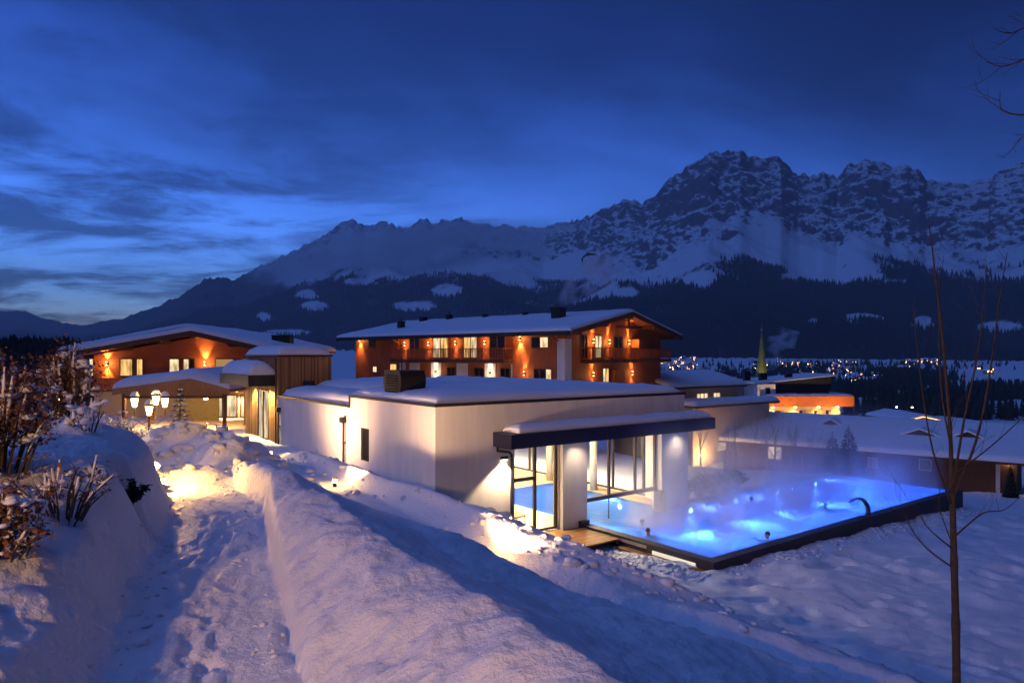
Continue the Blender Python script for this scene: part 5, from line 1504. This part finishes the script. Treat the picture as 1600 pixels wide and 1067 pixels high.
def young_tree():
    Y = 9.6; rng = random.Random(3)
    base = P(1496, 1140, Y); base.z = G(base.x, base.y) - 0.2
    t = thing('young_tree', 'bare young tree with upright limbs on the snow slope by the pool', 'tree', base)
    def pl(px, dy=0.0): 
        n = len(px); return [P(u, v, Y + dy * i / max(1, n - 1)) - base for i, (u, v) in enumerate(px)]
    def smooth(pts, k=4):
        out = []
        for i in range(len(pts) - 1):
            p0, p1, p2, p3 = pts[max(i - 1, 0)], pts[i], pts[i + 1], pts[min(i + 2, len(pts) - 1)]
            for j in range(k):
                s = j / k
                out.append(0.5 * ((2 * p1) + (p2 - p0) * s + (2 * p0 - 5 * p1 + 4 * p2 - p3) * s * s + (-p0 + 3 * p1 - 3 * p2 + p3) * s ** 3))
        return out + [pts[-1]]
    trunk = smooth([Vector((0, 0, 0))] + pl([(1494, 1000), (1491, 880), (1488, 770)]), 6)
    rr = [0.058 - 0.02 * i / (len(trunk) - 1) for i in range(len(trunk))]
    for i in (7, 12): rr[i] *= 1.18       # knots
    MB().tube(trunk, rr, 10).build('trunk', BARK, t, True)
    limbs = [([(1488, 775), (1484, 660), (1470, 500), (1452, 352)], 0.3, 0.034), ([(1488, 790), (1458, 705), (1440, 600), (1426, 470)], -0.7, 0.016), ([(1490, 775), (1525, 690), (1546, 590), (1562, 470), (1574, 395)], 0.9, 0.022),
             ([(1489, 765), (1506, 660), (1530, 540), (1542, 415)], -0.9, 0.020), ([(1492, 740), (1545, 700), (1605, 645), (1640, 600)], 0.5, 0.013), ([(1486, 700), (1470, 600), (1468, 470), (1475, 400)], 1.1, 0.014),
             ([(1488, 886), (1450, 858), (1424, 826), (1413, 800)], 0.2, 0.014), ([(1487, 856), (1448, 822), (1436, 790)], -0.5, 0.012), ([(1492, 838), (1535, 802), (1568, 797), (1592, 778)], 0.4, 0.013), ([(1489, 852), (1470, 800), (1466, 770)], 0.3, 0.010)]
    for px, dy, r in limbs:
        pts = smooth(pl(px, dy)); mb = MB(); n = len(pts)
        mb.tube(pts, [r * (1 - 0.8 * i / (n - 1)) for i in range(n)], 7)
        for k in range(3, n - 1, 2):
            if rng.random() < 0.75:
                d = (pts[k] - pts[k - 1]).normalized()
                grow(mb, pts[k], d + Vector((rng.uniform(-.8, .8), rng.uniform(-.8, .8), rng.uniform(-.1, .5))), rng.uniform(0.22, 0.55), max(0.0035, r * 0.26 * (1 - 0.6 * k / n)), 2, rng, 4)
        mb.build('limb', BARK, t, True)
    # tall tree just outside the picture, its twigs reaching in at the top
    b2 = Vector((9.6, 9.2, 0)); b2.z = G(9.6, 9.2) - 0.2
    t2 = thing('overhanging_tree', 'bare tree whose thin twigs reach in at the upper edge of the sky', 'tree', b2)
    MB().tube([Vector((0, 0, 0)), Vector((0.05, 0, 3)), Vector((-0.05, 0.1, 6.5)), Vector((0.1, 0, 10.5))], [0.16, 0.13, 0.10, 0.05], 9).build('trunk', BARK, t2, True)
    for px, dy, r in (([(1880, 180), (1700, 75), (1640, 70), (1600, 93), (1565, 104), (1541, 96)], 0.0, 0.02), ([(1880, 260), (1700, 160), (1620, 178), (1568, 174), (1563, 142)], 0.6, 0.018), ([(1860, 120), (1680, 20), (1610, 40), (1580, 52), (1560, 48)], -0.4, 0.018), ([(1870, 330), (1700, 210), (1620, 205), (1583, 226)], 0.3, 0.014)):
        n = len(px); Yt = 9.0
        pts = smooth([P(u, v, Yt + dy * i / n) - b2 for i, (u, v) in enumerate(px)]); mb = MB()
        mb.tube(pts, [r * (1 - 0.8 * i / (len(pts) - 1)) for i in range(len(pts))], 6)
        for k in range(6, len(pts) - 1, 2):
            grow(mb, pts[k], (pts[k] - pts[k - 1]).normalized() + Vector((rng.uniform(-.8, .3), rng.uniform(-.6, .6), rng.uniform(-.7, .7))), rng.uniform(0.15, 0.4), 0.006, 1, rng, 4)
        mb.build('limb', BARK, t2, True)


young_tree()


def garden_trees():
    rng = random.Random(21)
    spots = [(1150, 690, 56, 3.6, 'slender bare tree nearest the pool house canopy'), (1187, 690, 60, 4.0, 'bushy bare tree in front of the guest house roof'), (1212, 688, 58, 3.4, 'bare tree beside the bushy one before the long house'),
             (1252, 712, 52, 3.0, 'bare sapling left of the two garden conifers'), (1272, 722, 50, 3.2, 'bare tree just beside the two garden conifers'), (1095, 720, 55, 4.2, 'tall bare tree behind the pillar in the lamp glow')]
    for u, v, Y, h, lb in spots:
        p = P(u, v, Y); z = G(p.x, p.y); top = ZC - (v - 45 - HV) / F * Y
        t = thing('bare_tree', lb, 'tree', (p.x, p.y, z), rng.uniform(0, 6), 'bare trees behind the pool')
        hh = max(h, top - z)
        mb = MB(); mb.tube([(0, 0, -0.3), (0.05, 0, hh * 0.25), (0, 0.05, hh * 0.45)], [0.09, 0.07, 0.055], 6).build('trunk', BARK, t)
        mb = MB()
        for k in range(5): grow(mb, (0, 0.05, hh * rng.uniform(0.25, 0.45)), (rng.uniform(-.7, .7), rng.uniform(-.7, .7), 0.9), hh * 0.30, 0.035, 3, rng, 4, split=(2, 3), ratio=0.7)
        mb.build('crown', BARK, t)
    for k, (u, v0, v1, Y, lb) in enumerate(((1301, 740, 672, 48, 'smaller dark conifer behind the far pool edge'), (1326, 740, 663, 47, 'taller dark conifer behind the far pool edge'), (1579, 775, 724, 52, 'narrow dark conifer at the end of the long house'))):
        p = P(u, v0, Y); z = G(p.x, p.y); h = ZC - (v1 - HV) / F * Y - z
        t = thing('garden_conifer', lb, 'conifer', (p.x, p.y, z), k)
        rg = random.Random(k + 60)
        MB().tube([(0, 0, -0.2), (0, 0, h)], [0.07, 0.01], 6).build('trunk', BARK, t)
        mb = MB(); N = 190
        wd = 0.34 if k < 2 else 0.22
        for i in range(N * 4):
            f = rg.random() ** 1.3; z0 = h * (0.06 + 0.92 * f); rad = wd * h * (1 - f) ** 0.8 * rg.uniform(0.55, 1.05) + 0.04; a = rg.uniform(0, 6.283)
            c, s = math.cos(a), math.sin(a); wq = rg.uniform(0.08, 0.17) * (1.2 - f)
            r0 = rad * 0.25; dz = -0.25 * rad
            mb.add([(r0 * c, r0 * s, z0), (rad * 0.8 * c - wq * s, rad * 0.8 * s + wq * c, z0 + dz), (rad * c, rad * s, z0 + dz * 0.7), (rad * 0.8 * c + wq * s, rad * 0.8 * s - wq * c, z0 + dz)], [(0, 1, 2), (0, 2, 3)])
        mb.build('crown', CONIF, t)


garden_trees()

LEAFDRY = mat('dry_leaf', (0.20, 0.085, 0.04), 0.8, var=0.4, scale=30)
LEAFGRN = mat('shrub_leaf', (0.07, 0.085, 0.03), 0.6, var=0.4, scale=20)


def shrub(name, label, x, y, h, r, seed, stems=26, leaves=900, snow=140, leafm=None, group=None, z=None, ls=0.05, slant=0.35, bottom=0.25, sn=(0.025, 0.075)):
    rng = random.Random(seed); z = G(x, y) if z is None else z
    t = thing(name, label, 'shrub', (x, y, z), 0, group)
    st = MB(); lf = MB(); sw = MB(); tips = []
    for k in range(stems):
        a = rng.uniform(0, 6.283); rr = r * math.sqrt(rng.random()); hh = h * rng.uniform(0.6, 1.0) * (1 - 0.35 * (rr / r) ** 2)
        e = Vector((rr * math.cos(a), rr * math.sin(a), hh)); s = Vector((e.x * slant, e.y * slant, -0.15))
        m = s.lerp(e, 0.5) + Vector((rng.uniform(-.06, .06), rng.uniform(-.06, .06), 0.05))
        st.tube([s, m, e], [0.012, 0.009, 0.004], 4)
        if snow and rng.random() < 0.6:      # snow lying along the upper twig
            up_ = Vector((0, 0, 0.012)); sw.tube([m.lerp(e, 0.2) + up_, m.lerp(e, 0.6) + up_ * 1.3, e + up_], [0.006, sn[1] * rng.uniform(0.25, 0.45), 0.008], 5)
        for i in range(4):
            b = m.lerp(e, rng.random()); d = b + Vector((rng.uniform(-1, 1), rng.uniform(-1, 1), rng.uniform(0.1, 0.9))) * 0.16 * h
            st.tube([b, d], [0.005, 0.002], 3); tips.append(d)
        tips.append(e); tips.append(m.lerp(e, 0.6))
    for k in range(leaves):
        p = rng.choice(tips) + Vector((rng.gauss(0, 1), rng.gauss(0, 1), rng.gauss(0, 1))) * 0.045 * h
        if p.z < h * bottom * rng.random(): continue
        d = Vector((rng.uniform(-1, 1), rng.uniform(-1, 1), rng.uniform(-1, 0.4))).normalized(); w = d.cross(Vector((rng.uniform(-1, 1), rng.uniform(-1, 1), 1))).normalized(); s = ls * rng.uniform(0.6, 1.3)
        lf.add([p, p + d * s * 0.5 + w * s * 0.32, p + d * s, p + d * s * 0.5 - w * s * 0.32], [(0, 1, 2, 3)])
    for k in range(snow):
        p = rng.choice(tips); s = rng.uniform(*sn)
        for j in range(rng.randint(1, 4)):       # a clump is a few ragged lumps run together
            c = s * rng.uniform(0.45, 1.0); p2 = p + Vector((rng.gauss(0, s * 0.9), rng.gauss(0, s * 0.9), rng.gauss(0, s * 0.5)))
            sw.blob(p2, (c * rng.uniform(0.7, 1.4), c * rng.uniform(0.7, 1.4), c * rng.uniform(0.5, 0.9)), rng, 7, 5, 0.34)
    st.build('stems', BARK, t)
    if leaves: lf.build('foliage', leafm or LEAFDRY, t)
    if snow: sw.build('snow_clumps', SNOWR, t, True)
    return t


shrub('snowy_shrub', 'large snow-laden shrub with brown seed heads at the near edge of the mound', -5.45, 7.1, 1.5, 0.62, 1, 80, 6000, 190, z=ZC - 1.4, sn=(0.014, 0.05))
shrub('snowy_shrub', 'low twiggy shrub half buried below the large snow-laden one', -4.15, 5.5, 0.7, 0.42, 2, 44, 1500, 90, z=ZC - 1.72, sn=(0.015, 0.05))
shrub('tall_grass_clump', 'upright rust-brown shrub lit from behind by the lanterns', -7.15, 11.0, 1.42, 0.36, 3, 60, 2800, 40, z=ZC - 1.15, slant=0.6, bottom=0.1)
shrub('twiggy_shrub', 'thin bare twigs poking out of the mound beneath the rust-brown shrub', -6.3, 10.1, 0.6, 0.35, 4, 14, 0, 12, z=ZC - 1.2, slant=0.2)
shrub('twiggy_shrub', 'bare sprawling twigs in front of the large snow-laden shrub', -4.35, 6.6, 0.7, 0.5, 5, 30, 160, 14, z=ZC - 1.6, slant=0.2, sn=(0.012, 0.035))
shrub('dark_shrub', 'dark evergreen shrub showing through a hollow in the snow mound', -5.12, 8.85, 0.36, 0.32, 6, 12, 3600, 0, leafm=mat('dark_evergreen', (0.012, 0.016, 0.008), 0.7), z=ZC - 1.98, ls=0.055, bottom=0.0)
shrub('lit_shrub', 'wiry shrub glowing orange beside the lantern post', -15.4, 27.0, 1.7, 0.9, 7, 40, 1200, 140)
shrub('lit_shrub', 'snow-dusted shrub to the left of the lantern post', -17.6, 26.5, 1.6, 1.0, 8, 40, 1200, 160)
for k, (a, b, h) in enumerate(((14.9, 1.3, 0.95), (16.0, 1.5, 0.9), (17.1, 1.4, 1.0), (18.3, 1.5, 1.05), (19.4, 1.4, 1.1), (20.4, 1.5, 1.0))):
    q = C0 + A * a + B * b
    shrub('evergreen_shrub', ['leafy shrub closest to the white pillar by the pool', 'second leafy shrub from the white pillar', 'third leafy shrub from the white pillar', 'fourth leafy shrub from the white pillar', 'fifth leafy shrub from the white pillar', 'leafy shrub farthest from the white pillar'][k],
          q[0], q[1], h, 0.62, 30 + k, 24, 800, 30, LEAFGRN, 'leafy shrubs along the pool', DECK - 0.1, 0.13)


def small_conifer():
    x, y = -14.2, 29.2
    z = G(x, y); h = 3.2
    t = thing('snowy_conifer', 'small snow-dusted conifer standing behind the lantern post', 'conifer', (x, y, z))
    rg = random.Random(90)
    MB().tube([(0, 0, -0.2), (0, 0, h)], [0.05, 0.008], 6).build('trunk', BARK, t)
    mb = MB(); sw = MB()
    for w in range(13):
        z0 = h * (0.12 + 0.83 * w / 13); L = 0.95 * (1 - w / 13.5)
        for k in range(8):
            a = 6.283 * (k + 0.5 * (w % 2)) / 8 + rg.uniform(-.2, .2); d = Vector((math.cos(a), math.sin(a), 0))
            e = d * L + Vector((0, 0, z0 - 0.18 * L)); mb.tube([(0, 0, z0), e], [0.012, 0.004], 3)
            for i in range(12):
                p = Vector((0, 0, z0)).lerp(e, rg.uniform(0.25, 1)); q = p + Vector((rg.uniform(-1, 1), rg.uniform(-1, 1), rg.uniform(-.7, .2))) * 0.14
                sd = Vector((-d.y, d.x, 0)) * 0.025; mb.add([p - sd, p + sd, q], [(0, 1, 2)])
            if rg.random() < 0.6: sw.blob(Vector((0, 0, z0)).lerp(e, 0.7) + Vector((0, 0, 0.03)), (0.12 * L + 0.03, 0.12 * L + 0.03, 0.04), rg, 6, 4)
    mb.build('crown', CONIF, t); sw.build('snow_clumps', SNOWR, t, True)


small_conifer()

for k in range(5):
    q = C0 + A * (21.6 + k * 1.25) + B * 1.1
    t = thing('marker_pole', ['thin pale pole nearest the pool house by the far pool edge', 'second thin pale pole along the far pool edge', 'third thin pale pole along the far pool edge', 'fourth thin pale pole along the far pool edge', 'last thin pale pole at the far pool corner'][k], 'pole', (q[0], q[1], DECK - 0.1), 0, 'poles along the far pool edge')
    MB().tube([(0, 0, -0.3), (0, 0, 1.25)], 0.022, 6).build('rod', mat('pole_paint', (0.7, 0.7, 0.7), 0.4), t); MB().lathe([(0.03, 1.25), (0.035, 1.29), (0.01, 1.31)], n=8).build('tip', mat('pole_paint', (0.7, 0.7, 0.7), 0.4), t)


# ------------------------------------------------------------------ swimmers
SKIN = mat('skin', (0.55, 0.30, 0.20), 0.5)
HAIR = mat('dark_hair', (0.03, 0.02, 0.015), 0.6)


def swimmer(label, a, b, yaw, pose):
    """one skinned body; origin where the neck meets the water"""
    q = C0 + A * a + B * b
    t = thing('person', label, 'person', (q[0], q[1], DECK - 0.055), ROT + yaw)
    if pose == 'swim':
        J = {'pel': (-0.62, 0, -0.22, .135), 'wst': (-0.42, 0, -0.19, .125), 'chs': (-0.16, 0, -0.14, .15), 'nck': (0.05, 0, -0.02, .06), 'hd0': (0.12, 0, 0.06, .07), 'hd1': (0.15, 0, 0.14, .095), 'hd2': (0.16, 0, 0.22, .08)}
        arm = [(-0.08, .19, -0.08, .062), (0.18, .36, -0.10, .048), (0.45, .22, -0.06, .036), (0.53, .18, -0.06, .032), (0.61, .16, -0.06, .02)]
        leg = [(-0.70, .10, -0.26, .095), (-1.08, .16, -0.34, .065), (-1.46, .14, -0.36, .042), (-1.60, .14, -0.40, .03)]
    else:
        J = {'pel': (-0.05, 0, -0.72, .14), 'wst': (-0.03, 0, -0.5, .125), 'chs': (0, 0, -0.24, .155), 'nck': (0.01, 0, -0.03, .06), 'hd0': (0.03, 0, 0.07, .07), 'hd1': (0.04, 0, 0.15, .095), 'hd2': (0.03, 0, 0.23, .08)}
        arm = [(0.02, .20, -0.12, .062), (0.22, .30, -0.16, .048), (0.42, .20, -0.02, .036), (0.49, .17, 0.0, .032), (0.56, .15, 0.0, .02)]
        leg = [(-0.05, .10, -0.80, .095), (0.08, .13, -1.14, .065), (-0.10, .13, -1.42, .042), (0.02, .13, -1.45, .03)]
    V = []; E = []; R = []; idx = {}
    for k, (x, y, z, r) in J.items(): idx[k] = len(V); V.append((x, y, z)); R.append(r)
    names = list(J)
    E += [(i, i + 1) for i in range(len(names) - 1)]
    for s in (1, -1):
        for chain, root in ((arm, 'chs'), (leg, 'pel')):
            prev = idx[root]
            for x, y, z, r in chain: V.append((x, s * y, z)); R.append(r); E.append((prev, len(V) - 1)); prev = len(V) - 1
    me = bpy.data.meshes.new('body'); me.from_pydata(V, E, [])
    o = bpy.data.objects.new('body', me); COL.objects.link(o)
    o.modifiers.new('skin', 'SKIN'); sub = o.modifiers.new('sub', 'SUBSURF'); sub.levels = 2; sub.render_levels = 2
    sv = me.skin_vertices[0].data
    for i, r in enumerate(R): sv[i].radius = (r, r); sv[i].use_root = (i == 0)
    dg = bpy.context.evaluated_depsgraph_get(); dg.update()
    m2 = bpy.data.meshes.new_from_object(o.evaluated_get(dg)); bpy.data.objects.remove(o)
    m2.materials.clear(); m2.materials.append(SKIN); m2.shade_smooth()
    ob = place('body', m2, t)
    hx, _, hz, _ = J['hd1']
    rg = random.Random(5)
    h = MB(); h.blob((hx - 0.03, 0, hz + 0.055), (0.105, 0.095, 0.10), rg, 12, 8, 0.03); h.build('hair', HAIR, t, True)
    f = MB(); f.blob((hx + 0.098, 0, hz + 0.01), (0.022, 0.014, 0.026), rg, 6, 4, 0.02)
    for s in (1, -1): f.blob((hx + 0.0, s * 0.092, hz + 0.015), (0.02, 0.01, 0.03), rg, 6, 4, 0.02)
    f.build('nose_and_ears', SKIN, t, True)
    e = MB()
    for s in (1, -1): e.blob((hx + 0.088, s * 0.033, hz + 0.03), (0.012, 0.015, 0.009), rg, 6, 4, 0)
    e.blob((hx + 0.088, 0, hz - 0.04), (0.01, 0.025, 0.007), rg, 6, 4, 0); e.build('eyes_and_mouth', HAIR, t, True)


swimmer('dark-haired bather resting at the near rim of the pool', 11.7, -6.1, math.radians(150), 'stand')
swimmer('bather swimming close to the glass front of the pool house', 9.4, -1.6, math.radians(200), 'swim')
swimmer('bather nearest the light strip and the wooden terrace', 8.3, -2.9, math.radians(60), 'swim')
swimmer('bather swimming in front of a bright underwater lamp', 17.2, -1.6, math.radians(10), 'swim')
swimmer('bather swimming in the open water near the curved spout', 18.9, -4.6, math.radians(190), 'swim')


# ------------------------------------------------------------------ smoke and haze
def plume(name, label, base, top, r0, r1, dens, seed):
    m = bpy.data.materials.new(name); m.use_nodes = True
    nt = m.node_tree; nt.nodes.clear(); N, L = nt.nodes, nt.links
    o = N.new('ShaderNodeOutputMaterial'); v = N.new('ShaderNodeVolumePrincipled'); v.inputs['Color'].default_value = (0.9, 0.88, 0.9, 1)
    tc = N.new('ShaderNodeTexCoord'); n = N.new('ShaderNodeTexNoise'); n.inputs['Scale'].default_value = 1.6 / r1; n.inputs['Detail'].default_value = 3
    L.new(tc.outputs['Object'], n.inputs['Vector'])
    r = N.new('ShaderNodeMapRange'); r.inputs[1].default_value = 0.42; r.inputs[2].default_value = 0.7; r.inputs[4].default_value = dens; L.new(n.outputs['Fac'], r.inputs[0])
    L.new(r.outputs[0], v.inputs['Density']); L.new(v.outputs[0], o.inputs['Volume'])
    rng = random.Random(seed); base = Vector(base); top = Vector(top); pts = []; rad = []
    for i in range(9):
        f = i / 8; p = base.lerp(top, f); p += Vector((rng.uniform(-1, 1), 0, rng.uniform(-1, 1))) * r1 * 0.35 * f; pts.append(p - base); rad.append(r0 + (r1 - r0) * f ** 0.7 if i < 8 else r1 * 0.4)
    ob = MB().tube(pts, rad, 12).build(name, m, None, True); ob.location = base
    tag(ob, label, 'smoke', kind='stuff')


cb = [o for o in bpy.data.objects if o.name == 'chimney'][0].location
plume('chimney_smoke', 'thin smoke drifting from the chalet chimney', (cb.x, cb.y, cb.z + 1.2), (cb.x + 4.6, cb.y + 2, cb.z + 6.0), 0.3, 2.3, 0.9, 3)
pb = P(1203, 578, 150)
plume('village_smoke', 'thin smoke rising beside the church spire', pb, P(1228, 515, 150), 0.8, 3.6, 0.40, 5)


def haze():
    m = bpy.data.materials.new('haze'); m.use_nodes = True
    nt = m.node_tree; nt.nodes.clear()
    o = nt.nodes.new('ShaderNodeOutputMaterial'); v = nt.nodes.new('ShaderNodeVolumePrincipled')
    v.inputs['Color'].default_value = (0.86, 0.90, 1.0, 1); v.inputs['Density'].default_value = 6.5e-5
    nt.links.new(v.outputs[0], o.inputs['Volume'])
    b = MB().box(-17000, 17000, -400, 15500, ZC - 75, ZC + 1900).build('haze', m)
    tag(b, 'thin blue dusk haze filling the valley air', 'haze', kind='stuff')


haze()


def cloud_bank():
    """a low bank of cloud lying against the far range"""
    m = bpy.data.materials.new('cloud_bank'); m.use_nodes = True
    nt = m.node_tree; nt.nodes.clear(); N, L = nt.nodes, nt.links
    o = N.new('ShaderNodeOutputMaterial'); v = N.new('ShaderNodeVolumePrincipled'); v.inputs['Color'].default_value = (0.97, 0.97, 0.98, 1)
    tc = N.new('ShaderNodeTexCoord'); n = N.new('ShaderNodeTexNoise'); n.inputs['Scale'].default_value = 0.0016; n.inputs['Detail'].default_value = 4
    mp = N.new('ShaderNodeMapping'); mp.inputs[3].default_value = (0.6, 1, 2.2); L.new(tc.outputs['Object'], mp.inputs[0]); L.new(mp.outputs[0], n.inputs['Vector'])
    r = N.new('ShaderNodeMapRange'); r.inputs[1].default_value = 0.40; r.inputs[2].default_value = 0.68; r.inputs[4].default_value = 0.006; L.new(n.outputs['Fac'], r.inputs[0])
    # thins towards its own edges
    g = N.new('ShaderNodeTexCoord'); sp = N.new('ShaderNodeSeparateXYZ'); L.new(g.outputs['Generated'], sp.inputs[0])
    def bell(out):
        a = N.new('ShaderNodeMath'); a.operation = 'SUBTRACT'; a.inputs[1].default_value = 0.5; L.new(out, a.inputs[0])
        b = N.new('ShaderNodeMath'); b.operation = 'ABSOLUTE'; L.new(a.outputs[0], b.inputs[0])
        c = N.new('ShaderNodeMapRange'); c.interpolation_type = 'SMOOTHSTEP'; c.inputs[1].default_value = 0.5; c.inputs[2].default_value = 0.12; L.new(b.outputs[0], c.inputs[0]); return c.outputs[0]
    x = bell(sp.outputs[0]); z = bell(sp.outputs[2])
    a = N.new('ShaderNodeMath'); a.operation = 'MULTIPLY'; L.new(x, a.inputs[0]); L.new(z, a.inputs[1])
    b = N.new('ShaderNodeMath'); b.operation = 'MULTIPLY'; L.new(a.outputs[0], b.inputs[0]); L.new(r.outputs[0], b.inputs[1])
    L.new(b.outputs[0], v.inputs['Density']); L.new(v.outputs[0], o.inputs['Volume'])
    p0, p1 = P(300, 425, 6900), P(930, 372, 6900)
    c = (p0 + p1) / 2; w = (p1 - p0).length / 2
    ob = MB().blob((0, 0, 0), (w, 650, 330), random.Random(4), 20, 12, 0.04).build('cloud_bank', m, None, True)  # low cloud as a soft volume inside the haze
    ob.location = c; ob.rotation_euler = (0, -math.atan2(p1.z - p0.z, p1.x - p0.x), 0)
    tag(ob, 'low grey cloud lying along the left mountain range', 'mist', kind='stuff')


cloud_bank()
